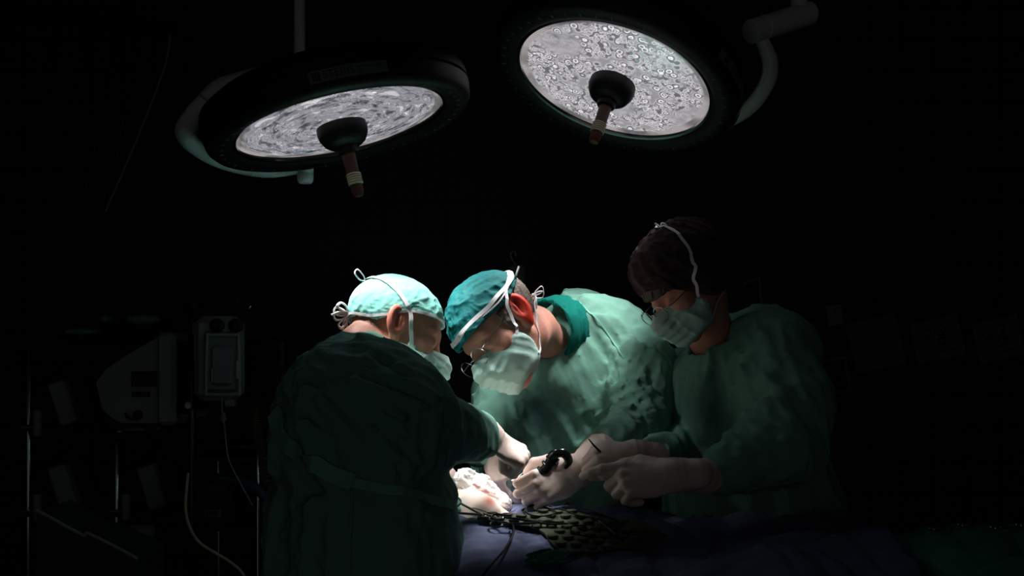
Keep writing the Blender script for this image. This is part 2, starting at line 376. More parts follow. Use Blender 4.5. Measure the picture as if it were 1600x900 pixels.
# ---------------------------------------------------------------- surgical lamps
def lens_mat(name, ring):
    """the lamp's own light seen through its moulded lens: rings of streaks, or bubbles"""
    m = bpy.data.materials.new(name); m.use_nodes = True; nt = m.node_tree; b = nt.nodes['Principled BSDF']; L = nt.links.new
    b.inputs['Base Color'].default_value = (.30, .30, .33, 1); b.inputs['Roughness'].default_value = .1; b.inputs['Metallic'].default_value = .5
    at = nt.nodes.new('ShaderNodeAttribute'); at.attribute_name = 'disc'; ar = nt.nodes.new('ShaderNodeAttribute'); ar.attribute_name = 'radius'
    def nd(t, **k):
        n = nt.nodes.new(t)
        for a, v in k.items(): setattr(n, a, v)
        return n
    def ramp(src, stops):
        r = nd('ShaderNodeValToRGB'); e = r.color_ramp.elements; e[0].position, e[0].color = stops[0][0], tuple(stops[0][1]) + (1,); e[1].position, e[1].color = stops[-1][0], tuple(stops[-1][1]) + (1,)
        for p, c in stops[1:-1]: q = r.color_ramp.elements.new(p); q.color = tuple(c) + (1,)
        L(src, r.inputs['Fac']); return r.outputs[0]
    def mix(a, b2, blend, f=1.0):
        x = nd('ShaderNodeMix', data_type='RGBA', blend_type=blend)
        if isinstance(f, float): x.inputs['Factor'].default_value = f
        else: L(f, x.inputs['Factor'])
        for s_, v in (('A', a), ('B', b2)):
            if isinstance(v, tuple): x.inputs[s_].default_value = v
            else: L(v, x.inputs[s_])
        return x.outputs['Result']
    def noise_(sc, det, dist): n = nd('ShaderNodeTexNoise'); n.inputs['Scale'].default_value = sc; n.inputs['Detail'].default_value = det; n.inputs['Distortion'].default_value = dist; L(at.outputs['Vector'], n.inputs['Vector']); return n.outputs['Fac']
    g = lambda v, w=(1, .96, 1.02): tuple(v * x for x in w)
    if ring:
        streak = ramp(noise_(2.6, 2.5, .5), [(.30, g(.03)), (.42, g(.12, (1, .98, 1.15))), (.50, g(.30, (1, .97, 1.12))), (.58, g(.20)), (.68, g(.55))])
        spark = ramp(noise_(22, 3, 1.2), [(.56, (0, 0, 0)), (.70, g(.75))])
        zone = ramp(noise_(1.1, 1, .3), [(.42, (.15, .15, .15)), (.58, (1, 1, 1))])
        col = mix(streak, mix(spark, zone, 'MULTIPLY'), 'ADD')
    else:
        vo = nd('ShaderNodeTexVoronoi', feature='F1'); vo.inputs['Scale'].default_value = 11; vo.inputs['Randomness'].default_value = .9; L(at.outputs['Vector'], vo.inputs['Vector'])
        bub = ramp(vo.outputs['Distance'], [(0, g(1.0)), (.10, g(.8)), (.15, g(.16)), (.24, g(.22)), (.30, g(.8)), (.35, g(1.0)), (.40, g(.24)), (.50, g(.10)), (.58, g(.5)), (.75, g(.3))])
        v2 = nd('ShaderNodeTexVoronoi', feature='F1'); v2.inputs['Scale'].default_value = 24; L(at.outputs['Vector'], v2.inputs['Vector'])
        sm = ramp(v2.outputs['Distance'], [(0, g(1.1)), (.16, g(.8)), (.24, g(.18)), (.38, g(.34)), (.46, g(.75)), (.7, g(.14))])
        calm = ramp(noise_(3.2, 1.5, 1.4), [(.30, g(.05)), (.40, g(.24)), (.55, g(.42)), (.66, g(.30))])
        col = mix(bub, sm, 'MIX', ramp(noise_(5, 1, 0), [(.45, (0, 0, 0)), (.55, (1, 1, 1))]))
        col = mix(col, calm, 'MIX', ramp(noise_(1.5, 0, 0), [(.60, (0, 0, 0)), (.68, (.85, .85, .85))]))
    edge = ramp(noise_(2.0, 1, 0), [(.38, g(.10, (1, .95, .95))), (.55, g(.34, (1.06, .95, .95)))])
    col = mix(col, edge, 'MIX', ramp(ar.outputs['Fac'], [(.90, (0, 0, 0)), (.92, (.9, .9, .9))]))
    L(col, b.inputs['Emission Color']); b.inputs['Emission Strength'].default_value = 1.0
    return m
def text_obj(name, body, size, c, R, m, parent, ext=.0004):
    cu = bpy.data.curves.new(name, 'FONT'); cu.body = body; cu.size = size; cu.extrude = ext; cu.align_x = 'LEFT'; cu.align_y = 'CENTER'
    o = bpy.data.objects.new(name, cu); S.collection.objects.link(o); dg = bpy.context.evaluated_depsgraph_get(); me = bpy.data.meshes.new_from_object(o.evaluated_get(dg))
    bpy.data.objects.remove(o); V = np.array([v.co[:] for v in me.vertices]); Fc = [tuple(p.vertices) for p in me.polygons]; bpy.data.meshes.remove(me)
    return mesh_obj(name, V @ R.T + np.asarray(c), Fc, m, parent, False)
RL, RO = .240, .305
def surgical_lamp(key, label, glyph_th, ring):
    RL, RO = (.240, .305) if ring else (.243, .312)
    L = LAMPS[key]; c = L['c']; n, a, b = lamp_basis(L['n'])
    t = thing('surgical_lamp', label, 'lamp', c)
    MB().lathe(c, n, [(-.085, .06), (-.085, RO * .72), (-.078, RO * .9), (-.06, RO * .985), (-.045, RO), (-.030, RO), (-.028, RO - .006), (-.024, RO - .006), (-.022, RO), (.004, RO - .004), (.016, RO - .014), (.02, RO - .03), (.014, RL + .012), (.006, RL + .001), (-.012, RL)], 96, True, False).build('housing', M['lampblack'], t)
    # lens: a shallow dish of pods with a clear rim
    rings = 26; seg = 120; V = []; Fc = []; D = []; rr_ = []
    for i in range(rings + 1):
        r = .03 + (RL + .002 - .03) * i / rings
        for k in range(seg):
            th = 2 * math.pi * k / seg
            h = .006 - .010 * (r / RL) ** 2 + .0018 * math.sin(r * 240) * math.cos(th * 22) * min(1, max(0, (RL - r) / .03)) * min(1, max(0, (r - .06) / .02))
            V.append(c + n * h + r * (a * math.cos(th) + b * math.sin(th)))
            rr_.append(r / RL)
            if ring: D.append((r / RL * 5.5, math.cos(th) * 1.3, math.sin(th) * 1.3))
            else: D.append((r / RL * math.cos(th), r / RL * math.sin(th), 0))
    for i in range(rings):
        for k in range(seg): Fc.append((i * seg + k, (i + 1) * seg + k, (i + 1) * seg + (k + 1) % seg, i * seg + (k + 1) % seg))
    o = mesh_obj('lens', V, Fc, lens_mat('lens_%s' % ('ringed' if ring else 'bubbled'), ring), t)
    attr(o, 'radius', rr_); at = o.data.attributes.new('disc', 'FLOAT_VECTOR', 'POINT'); at.data.foreach_set('vector', np.array(D, np.float32).ravel())
    if np.mean([p.normal.dot(Vector(n)) for p in list(o.data.polygons)[:50]]) < 0: o.data.flip_normals()
    MB().lathe(c, n, [(.004, RL + .004), (.009, RL + .002), (.007, RL - .004), (.003, RL - .006)], 96, False, False).build('lens_rim', M['steel'], t)
    MB().lathe(c, n, [(.0, .056), (.018, .058), (.03, .056), (.046, .047), (.054, .036), (.056, .024), (.07, .022), (.07, .019)], 48).build('hub', M['lampblack'], t)
    g = MB().lathe(c + n * .068, n, [(0, .0155), (.05, .0145), (.055, .015)], 24).build('handle', M['wood'], t)
    mb = MB()
    for k in range(5): mb.lathe(c + n * (.118 + k * .0052), n, [(0, .0155), (.0012, .0172), (.0036, .0172), (.0048, .0155)], 24)
    mb.build('grip_ring', M['ivory'], g)
    MB().lathe(c + n * .144, n, [(0, .014), (.018, .0135), (.026, .011), (.028, .004)], 24).build('handle_tip', M['wood'], g)
    # small tick marks round the bezel
    for k in range(48):
        mb = MB(); th = 2 * math.pi * k / 48 + .05; rad = a * math.cos(th) + b * math.sin(th); tan = -a * math.sin(th) + b * math.cos(th)
        mb.box(c + n * .0195 + rad * (RO - .034), (.009, .0016, .002), np.stack([rad, tan, n], 1)); mb.build('tick_mark', M['label'], t, smooth=False)
    # maker's plate on the side wall, bent round it
    def plate(th0, th1, h0, h1, lift, m_, nm, par):
        P = []
        for i in range(17):
            th = th0 + (th1 - th0) * i / 16; rad = a * math.cos(th) + b * math.sin(th); P.append([c + n * hh + rad * (RO + lift) for hh in (h0, h1)])
        G = np.array(P); return MB().grid(G).build(nm, m_, par)
    th0, th1 = glyph_th
    p = plate(th0, th1, -.0215, .003, .0015, M['label'], 'name_plate', t)
    span = (th1 - th0)
    def on(body, size, frac, hh, nm):
        th = th0 + span * frac; rad = a * math.cos(th) + b * math.sin(th); tan = (-a * math.sin(th) + b * math.cos(th)) * np.sign(span)
        cc = c + n * hh + rad * (RO + .0022)
        cu = bpy.data.curves.new(nm, 'FONT'); cu.body = body; cu.size = size; cu.align_y = 'CENTER'
        o = bpy.data.objects.new(nm, cu); S.collection.objects.link(o); dg = bpy.context.evaluated_depsgraph_get(); me = bpy.data.meshes.new_from_object(o.evaluated_get(dg)); bpy.data.objects.remove(o)
        V = []
        for v in me.vertices:
            tt = th + np.sign(span) * v.co.x / RO; rr = a * math.cos(tt) + b * math.sin(tt); V.append(c + n * (hh - v.co.y) + rr * (RO + .0024))
        Fc = [tuple(q.vertices) for q in me.polygons]; bpy.data.meshes.remove(me)
        mesh_obj(nm, V, Fc, M['lampblack'], p, False)
    on('STERIS', .022, .17, -.0095, 'lettering')
    on('Harmony LED', .009, .60, -.014, 'lettering'); on('585', .008, .60, -.004, 'lettering')
    sq = MB()
    th = th0 + span * .09; rad = a * math.cos(th) + b * math.sin(th); tan = -a * math.sin(th) + b * math.cos(th)
    for i in range(3):
        for j in range(3): sq.box(c + n * (-.0155 + .006 * j) + tan * (i - 1) * .006 + rad * (RO + .002), (.0048, .0048, .0008), np.stack([tan, n, rad], 1))
    sq.build('emblem', M['lampblack'], p, smooth=False)
    return t, c, n, a, b
def ang_to(c, a, b, px, py, d):
    v = W(px, py, d) - c; return math.atan2(v @ b, v @ a)
Ll = LAMPS['left']; n_, a_, b_ = lamp_basis(Ll['n'])
tl, c, n, a, b = surgical_lamp('left', 'round black surgical lamp with ringed lens, hanging above the surgeon seen from behind', (ang_to(Ll['c'], a_, b_, 487, 128, 1.97), ang_to(Ll['c'], a_, b_, 611, 105, 1.97)), True)
# yoke and arm of this lamp
mb = MB()
yk = [W(477, 262, 2.56), W(420, 269, 2.54), W(360, 258, 2.45), W(312, 235, 2.36), W(290, 208, 2.28), W(305, 180, 2.24), W(322, 160, 2.24)]
mb.tube(yk, [.014, .016, .018, .02, .024, .024, .022], 14, 10, flat=.9)
mb.build('yoke', M['lampgrey'], tl)
MB().tube([W(318, 158, 2.24), W(345, 138, 2.26), W(400, 122, 2.32), W(455, 106, 2.42), W(470, 100, 2.45)], [.03, .04, .042, .035, .03], 16, 8, flat=.55).build('arm_cover', M['lampgrey'], tl)
MB().lathe(W(477, 256, 2.56), (0, 0, -1), [(0, .018), (.002, .021), (.022, .021), (.024, .0195), (.026, .021), (.044, .020), (.050, .016)], 28).build('pivot', M['lampgrey'], tl)
pt = W(468, 104, 2.46)
MB().lathe(pt, (0, 0, 1), [(0, .022), (.02, .022), (.02, .0135), (H - pt[2] + .0, .0135)], 24).build('pole', M['lampgrey'], tl)
MB().lathe((pt[0], pt[1], H), (0, 0, -1), [(0, .06), (.012, .06), (.03, .03)], 28).build('ceiling_rose', M['lampgrey'], tl)
Lr = LAMPS['right']; n_, a_, b_ = lamp_basis(Lr['n'])
tr, c, n, a, b = surgical_lamp('right', 'round black surgical lamp with bubbly glowing lens, tilted, held by a curved grey arm', (ang_to(Lr['c'], a_, b_, 1078, 52, 2.3), ang_to(Lr['c'], a_, b_, 1140, 130, 2.5)), False)
MB().tube([W(1190, 62, 2.55), W(1203, 95, 2.56), W(1200, 125, 2.58), W(1180, 158, 2.62), W(1150, 182, 2.66), W(1110, 200, 2.68)], [.017, .02, .021, .021, .02, .018], 16, 8).build('yoke', M['lampgrey'], tr)
p0, p1 = W(1172, 50, 2.52), W(1266, 20, 2.62); ax = unit(p1 - p0); ln = np.linalg.norm(p1 - p0)
MB().lathe(p0, ax, [(0, .026), (.003, .031), (.044, .031), (.046, .028), (.049, .028), (.051, .031), (ln - .004, .031), (ln, .027)], 28).build('pivot', M['lampgrey'], tr)
p2 = W(1248, 18, 2.6)
MB().lathe(p2, (0, 0, 1), [(0, .02), (.03, .022), (.05, .018), (H - p2[2], .018)], 20).build('pole', M['lampgrey'], tr)
MB().lathe((p2[0], p2[1], H), (0, 0, -1), [(0, .06), (.012, .06), (.03, .03)], 28).build('ceiling_rose', M['lampgrey'], tr)
# ---------------------------------------------------------------- people: heads
X3 = np.eye(3)
def head_sdf(Q, lids=True):
    """Q in head coordinates: x to the person's right, y forward, z up, origin between the ears"""
    A = np.abs(Q[:, 0]); Pm = np.stack([A, Q[:, 1], Q[:, 2]], 1)         # mirrored
    d = ell(Pm, (0, -.010, .043), (.077, .098, .084))
    d = smin(d, ell(Pm, (0, .030, -.018), (.058, .062, .078)), .03)
    d = smin(d, rcone(Pm, (.050, .004, -.045), (.012, .068, -.092), .020, .018), .03)
    d = smin(d, rcone(Pm, (0, .066, -.088), (0, .072, -.096), .018, .016), .02)
    d = smin(d, ell(Pm, (.038, .056, -.020), (.024, .026, .024)), .02)
    d = smin(d, rcone(Pm, (.006, .083, .034), (.040, .070, .032), .011, .010), .014)
    d = smax(d, -ell(Pm, (.032, .098, .009), (.018, .017, .013)), .012)
    d = smin(d, ell(Pm, (.032, .074, .008), (.0145, .0145, .0135)), .004)
    d = smin(d, rcone(Pm, (0, .088, .022), (0, .108, -.022), .0075, .0115), .012)
    d = smin(d, ell(Pm, (.0125, .099, -.028), (.008, .010, .008)), .006)
    d = smin(d, ell(Pm, (0, .088, -.052), (.023, .011, .006)), .008)
    d = smin(d, ell(Pm, (0, .086, -.064), (.020, .011, .007)), .007)
    # ears: a flared shell with a hollow, a rolled rim, a lobe and a tragus
    ca, sa = math.cos(.42), math.sin(.42); ct, st = math.cos(.2), math.sin(.2)
    u = Pm[:, 0] - .079; v = Pm[:, 1] + .014; w = Pm[:, 2] - .002
    y2 = v * ct - w * st * -1; z2 = w * ct + v * st * -1
    x2 = u * ca + y2 * sa; y3 = -u * sa + y2 * ca
    E_ = np.stack([x2, y3, z2], 1) / 1.15
    e = ell(E_, (.003, 0, .004), (.009, .0195, .031))
    e = smin(e, ell(E_, (.001, .004, -.027), (.006, .011, .012)), .008)
    e = smax(e, -ell(E_, (.014, .001, .006), (.011, .0125, .0215)), .004)
    e = smin(e, ell(E_, (.006, .006, .004), (.003, .003, .014)), .004)
    e = smin(e, ell(E_, (.004, .014, -.006), (.004, .004, .008)), .004) * 1.15
    return smin(d, e, .006)
def skull_sdf(Q, off=0.0):
    d = ell(Q, (0, -.010, .043), (.077, .098, .084))
    d = smin(d, ell(Q, (0, .030, -.018), (.058, .062, .078)), .03)
    A = np.abs(Q[:, 0]); Pm = np.stack([A, Q[:, 1], Q[:, 2]], 1)
    d = smin(d, rcone(Pm, (.006, .083, .034), (.040, .070, .032), .011, .010), .014)
    return d - off
def mask_core(Q):
    A = np.abs(Q[:, 0]); Pm = np.stack([A, Q[:, 1], Q[:, 2]], 1)
    d = ell(Pm, (0, .045, -.050), (.067, .066, .060))
    d = smin(d, rcone(Pm, (0, .100, .004), (0, .118, -.030), .012, .018), .03)
    d = smin(d, rcone(Pm, (0, .112, -.03), (0, .088, -.095), .022, .024), .03)
    d = smin(d, rcone(Pm, (.056, .02, -.04), (.03, .06, -.085), .014, .018), .03)
    return d
def frame(c, fwd, up, s=1.0):                      # s: head size
    R = basis(fwd, up); c = np.asarray(c, float)
    return c, R, (lambda P: (P - c) @ R / s), (lambda Q: np.asarray(Q, float) @ R.T * s + c)
def hand_sdf(curl, spread, thumb, s=1.0):
    """right hand, wrist at the origin, y to the fingertips, x towards the thumb, z out of the back of the hand.
       curl: (mcp, pip, dip) degrees for index, middle, ring, little; thumb: list of points"""
    base = [(.026, .092, .002), (.006, .097, .004), (-.013, .092, .003), (-.030, .083, -.001)]
    ln = [(.043, .026, .021), (.047, .030, .022), (.043, .028, .021), (.034, .021, .019)]
    rad = [.0105, .0108, .0102, .0092]; ch = []
    for i in range(4):
        p = np.array(base[i]) * s; a = 0; sp = math.radians(spread[i]); pts = [p]
        for q in range(3):
            a += math.radians(curl[i][q]); dr = np.array([math.sin(sp) * math.cos(a), math.cos(sp) * math.cos(a), -math.sin(a)]); p = p + dr * ln[i][q] * s; pts.append(p)
        ch.append((pts, rad[i] * s))
    tp = [np.array(q) * s for q in thumb]
    def f(Q):
        d = ell(Q, (-.001 * s, .050 * s, -.003 * s), (.044 * s, .058 * s, .017 * s))
        d = smin(d, rcone(Q, (.0, -.01 * s, 0), (.004 * s, .03 * s, -.002 * s), .027 * s, .024 * s), .02)
        d = smin(d, rcone(Q, (.0, -.05 * s, 0), (.0, .0, 0), .031 * s, .027 * s), .015)
        for pts, _ in ch: d = smin(d, rcone(Q, (pts[0][0] * .5, .03 * s, -.002 * s), pts[0], .014 * s, .0115 * s), .010)
        d = smin(d, rcone(Q, tp[0], tp[1], .018 * s, .0135 * s), .016)
        d = smin(d, rcone(Q, tp[1], tp[2], .0130 * s, .0115 * s), .004); d = smin(d, rcone(Q, tp[2], tp[3], .0115 * s, .0095 * s), .004)
        for pts, r in ch:
            g = smin(smin(rcone(Q, pts[0], pts[1], r * 1.12, r), rcone(Q, pts[1], pts[2], r * 1.04, r * .94), .002), rcone(Q, pts[2], pts[3], r * .95, r * .82), .002)
            d = smin(d, g, .0035)
        # glove creases
        return d + .0006 * np.sin(Q[:, 1] * 420 + 6 * noise(Q * 40)) * np.clip(1 - np.abs(Q[:, 1] + .01) / .06, 0, 1)
    return f
THUMB_REST = [(.022, .020, -.006), (.048, .052, -.018), (.058, .082, -.026), (.060, .104, -.030)]
def make_glove(name, parent, wrist, dirn, dorsal, right, curl, spread=(6, 1, -4, -9), thumb=THUMB_REST, back=None, rback=.036, s=1.0, label=None, wrinkle=.0016):
    """glove on a posed hand; back: world point up the forearm where its cuff ends"""
    y = unit(dirn); z = unit(np.asarray(dorsal, float) - y * (np.asarray(dorsal, float) @ y)); x = np.cross(y, z)
    if not right: pass
    R = np.stack([x if right else -x, y, z], 1); w = np.asarray(wrist, float); f = hand_sdf(curl, spread, thumb, s)
    # for a right hand with the back up and the fingers forward the thumb lies on the -x side of (y x z)
    R[:, 0] = -np.cross(y, z) if right else np.cross(y, z)
    def g(P):
        Q = (P - w) @ R; d = f(Q)
        if back is not None:
            e = rcone(P, w, back, .030 * s, rback); e = e + folds(P, [(None, 0, unit(np.cross(y, z)), .09, .016, wrinkle, 2)])
            d = smin(d, e, .018); cutn = unit(np.asarray(back) - w); d = smax(d, (P - back) @ cutn, .004)
        return d
    pts = [w + y * .21 * s, w, w + y * .1 * s + z * .06, w + y * .1 * s - z * .12, w + R[:, 0] * .1 + y * .1, w - R[:, 0] * .06 + y * .1] + ([np.asarray(back)] if back is not None else [w - y * .05])
    pts = np.array(pts); o = surface(name, g, pts.min(0) - .03, pts.max(0) + .03, .0024, M['glove'], parent, slack=.012)
    if label: o['label'] = label
    return o, g
def mask_part(parent, fr, sink=0.0, seed=1):
    c, R, tol, tow = fr
    def g(P):
        Q = tol(P); d = mask_core(Q)
        zz = Q[:, 2]; d = d + .0009 * np.clip(2 * np.sin((zz + Q[:, 1] * .25) * 300), -1, 1) * np.clip((.055 - np.abs(Q[:, 0])) / .01, 0, 1) + folds(Q, [(None, 0, (0, .5, 1), .10, .030, .0026, seed)])
        side = np.abs(Q[:, 0])
        top = zz - (.004 + (-.022) * np.clip(side / .06, 0, 1) ** 1.3 + .0 * side)
        bot = -(zz + .112 - .02 * np.clip(side / .06, 0, 1))
        bk = (.020 + .010 * np.clip((zz + .06) / .06, 0, 1)) - Q[:, 1]
        return smax(smax(smax(d, top, .003), bot, .006), bk, .003)
    o = surface('surgical_mask', g, c - .15, c + .15, .0026, M['mask'], parent, slack=.01); return o, g
def full_head(Q): return np.minimum(head_sdf(Q), mask_core(Q) + .002)
def legs(parent, hip, yaw, z0=.0, name='trousers', spread=.11):
    """scrub trousers and clogs below the gown, standing on the floor"""
    fx, fy = math.cos(yaw), math.sin(yaw); hx, hy = hip; rt = np.array([fy, -fx, 0])
    a = np.array([hx, hy, .8]); 
    def g(P):
        d = np.full(len(P), 9.0)
        for s in (-1, 1):
            t = a + rt * s * .09; b = np.array([hx, hy, .10]) + rt * s * spread
            d = np.minimum(d, rcone(P, t, b, .088, .062))
        return smax(d, .06 - P[:, 2], .01) + folds(P, [(None, 0, (0, 0, 1), .3, .05, .006, 5)])
    surface(name, g, (hx - .3, hy - .3, .02), (hx + .3, hy + .3, .95), .014, M['scrub'], parent)
    for s in (-1, 1):
        b = np.array([hx, hy, 0]) + rt * s * spread; f = np.array([fx, fy, 0])
        def g2(P, b=b, f=f):
            d = smin(rcone(P, b - f * .05 + [0, 0, .045], b + f * .05 + [0, 0, .04], .04, .042), rcone(P, b + f * .05 + [0, 0, .035], b + f * .15 + [0, 0, .028], .04, .034), .03)
            d = smin(d, rcone(P, b + [0, 0, .05], b + [0, 0, .14], .036, .04), .02)
            return smax(d, .002 - P[:, 2], .004)
        surface('clog', g2, b - [.25, .25, .01], b + [.25, .25, .2], .008, M['black'], parent)
def head_to_body(fr, neck0, neck1, r0, r1, torso):
    c, R, tol, tow = fr
    nb = tow([(0, -.030, -.045)])[0]
    def g(P):
        d = head_sdf(tol(P)); d = smin(d, rcone(P, nb, neck0, .052, r0), .025); d = smin(d, rcone(P, neck0, neck1, r0, r1), .03)
        return smin(d, torso(P), .04)
    return g

def stub_torso(pts):
    """the body inside the gown: (a, b, ra, rb) chain"""
    def t(P):
        d = rcone(P, *pts[0])
        for q in pts[1:]: d = smin(d, rcone(P, *q), .05)
        return d
    return t

# =============================================================== surgeon seen from behind (left)
AH = frame(W(615, 526, 2.19), (.907, .193, -.375), (.295, .345, .89), 1.03)
A = thing('person', 'surgeon seen from behind, green gown and brightly lit pale teal cap, bending over the field', 'person', (-.29, 1.98, 0))
a_sh, a_el, a_wr = W(600, 610, 1.90), W(632, 668, 1.94), W(752, 681, 2.14)
a_fs, a_fe, a_fw = W(600, 610, 2.16), W(640, 712, 2.30), W(694, 748, 2.33)
nk0, nk1 = W(566, 546, 2.14), W(568, 600, 2.04)
a_body = head_to_body(AH, nk0, nk1, .050, .055, stub_torso([(W(560, 640, 2), W(560, 860, 1.97), .07, .12), (a_sh, a_el, .05, .045), (a_el, a_wr, .04, .024), (a_fs, a_fe, .05, .04), (a_fe, a_fw, .04, .024), (a_fs, a_sh, .06, .06)]))
lo, hi = AH[0] - .14, AH[0] + .14
o = surface('body', a_body, (-.56, 1.72, .85), (.02, 2.45, 1.66), .014, M['skin'], A, dense=(lo, hi), hd=.0028)
Q = AH[2](verts(o))
nz = noise(Q * 60) * .5 + .5
st = np.clip((-.01 - Q[:, 1]) / .02, 0, 1) * np.clip((Q[:, 2] + .075) / .03, 0, 1) * np.clip((.086 - np.abs(Q[:, 0])) / .004, 0, 1) * .75 * nz
attr(o, 'stubble', st); ear = np.clip((np.abs(Q[:, 0]) - .078) / .006, 0, 1) * np.clip((.06 - np.abs(Q[:, 1])) / .02, 0, 1); attr(o, 'flush_glow', ear * .3)
# cap
def cap_rim(y, f=.050, m=.030, b=-.040): return np.interp(y, [-.11, -.05, 0, .09], [b, -.002, m, f])
def make_cap(fr, matl, parent, off, rim, wr, seed, tail=None, h=.0028, name='surgical_cap', extra=None):
    c, R, tol, tow = fr
    def core(Q):
        d = skull_sdf(Q, off); 
        if extra is not None: d = extra(Q, d)
        return d
    def g(P):
        Q = tol(P); z = Q[:, 2] - rim(Q[:, 1])
        d = core(Q) + wr(Q, z)
        inner = skull_sdf(Q, off - .004)
        return smax(smax(d, -z, .003), -(inner + np.clip(z - .006, 0, 1) * 6), .002)
    return surface(name, g, c - .17, c + .17, h, matl, parent, slack=.012), (lambda P: core(tol(P)) + wr(tol(P), tol(P)[:, 2] - rim(tol(P)[:, 1])))
def wr_a(Q, z):
    near = np.exp(-np.clip(z, 0, 1) / .022)
    return folds(Q, [(None, 0, (.0, 1, .15), .07, .008, .0028, 3)]) * near + .0025 * np.exp(-((z - .004) / .004) ** 2) + folds(Q, [(None, 0, (0, .6, 1), .08, .02, .0015, 9)])
rimA = lambda y: cap_rim(y, .060, .034, .000)
capA, capA_s = make_cap(AH, M['cap_light'], A, .0065, rimA, wr_a, 3)
def worldify(fr, pts): return fr[3](np.array(pts, float))
ub = lambda fr, f: (lambda P: f(fr[2](P)))
# head surface including cap, mask, for laying tapes on
allA = lambda P: np.minimum(full_head(AH[2](P)), capA_s(P))
def rim_pts(rim, off, sgn=(1, -1), ys=None):
    """rim line of the cap from nape round the right side to the forehead and back on the other side"""
    out = []
    for t in np.linspace(-math.pi, math.pi, 25)[:-1]: 
        x = .085 * math.sin(t); y = -.010 + .105 * math.cos(t); out.append((x, y, rim(y) + off))
    return out
def closed_tape(mb, fr, sdf, pts, width, **k):
    P = worldify(fr, pts + pts[:1]); return ribbon(mb, sdf, P, width, n=5, **k)
mb = MB(); closed_tape(mb, AH, capA_s, rim_pts(rimA, .003), .0055, lift=.0022, thick=.0015); mb.build('cap_binding', M['white_tape'], capA)
mA, mAs = mask_part(A, AH, seed=4)
mb = MB()
for s in (1, -1):
    ribbon(mb, allA, worldify(AH, [(s * .063, .030, -.020), (s * .074, .018, .008), (s * .080, .006, .036), (s * .079, -.022, .060), (s * .066, -.056, .082), (s * .03, -.086, .090), (0, -.096, .088)]), .0085, lift=.003)
    ribbon(mb, allA, worldify(AH, [(s * .060, .026, -.085), (s * .066, .004, -.074), (s * .066, -.03, -.066), (s * .055, -.066, -.052), (s * .02, -.098, -.042), (0, -.104, -.04)]), .0075, lift=.003)
def bow(mb, p, sdir, up, sc=1.0, loops=2, r=.0032):
    sdir, up = unit(sdir), unit(up); th = np.cross(sdir, up)
    for k in range(loops):
        q = (1 if k % 2 else -1)
        mb.tube([p, p + (sdir * .012 + up * q * .012) * sc, p + (sdir * .030 + up * q * .016 + th * .006 * q) * sc, p + (sdir * .034 + up * q * .002) * sc, p + (sdir * .018 - up * q * .004 + th * .004) * sc, p], r, 8, 6, flat=.45)
    mb.tube([p, p + (sdir * .010 - up * .02) * sc, p + (sdir * .012 - up * .045) * sc], r, 8, 6, flat=.45)
    mb.add(*sphere(p, .006 * sc))
def sphere(c, r, n=8, m=12):
    V = [np.asarray(c) + r * np.array([math.sin(math.pi * i / n) * math.cos(2 * math.pi * j / m), math.sin(math.pi * i / n) * math.sin(2 * math.pi * j / m), math.cos(math.pi * i / n)]) for i in range(n + 1) for j in range(m)]
    return V, [(i * m + j, (i + 1) * m + j, (i + 1) * m + (j + 1) % m, i * m + (j + 1) % m) for i in range(n) for j in range(m)]
p = worldify(AH, [(0.01, -.098, .088)])[0]; mb.tube([p, p + [-.012, -.01, .004], p + [-.022, -.012, .018], p + [-.016, -.01, .026], p + [-.004, -.006, .012], p], .0032, 8, 6, flat=.5)
mb.build('mask_ties', M['white_tape'], mA)
mb = MB(); p = W(543, 492, 2.17); bow(mb, p, (-.9, -.1, .1), (0, 0, 1), .85, 2, .005); bow(mb, p + [.002, -.004, .006], (-.5, -.3, .8), (.7, 0, .3), .75, 1, .005); bow(mb, p + [0, .0, -.008], (-.6, -.2, -.4), (-.3, 0, .8), .7, 1, .005)
mb.build('cap_ties', M['white_tape'], capA)
# gown
def px_row(py, l, r, d, cy, ry):
    return (CAM_H + (550 - py) / F * d, ((l + r) / 2 - 800) / F * d, cy, (r - l) / 2 / F * d, ry)
rowsA = [(.34, -.335, 1.98, .19, .24), px_row(1000, 412, 708, 1.95, 1.98, .25), px_row(900, 418, 710, 1.95, 1.98, .245), px_row(850, 421, 712, 1.95, 1.98, .24), px_row(790, 426, 706, 1.95, 1.98, .235), px_row(750, 430, 698, 1.95, 1.98, .235), px_row(700, 431, 688, 1.95, 1.985, .24), px_row(660, 434, 680, 1.95, 1.99, .24),
         px_row(630, 437, 676, 1.95, 2.0, .235), px_row(600, 446, 668, 1.95, 2.01, .225), px_row(575, 459, 655, 1.95, 2.02, .205), px_row(555, 474, 640, 1.96, 2.03, .175), px_row(540, 490, 622, 1.98, 2.04, .14), px_row(527, 512, 600, 2.0, 2.05, .085)]
cuffA = unit(a_wr - a_el)
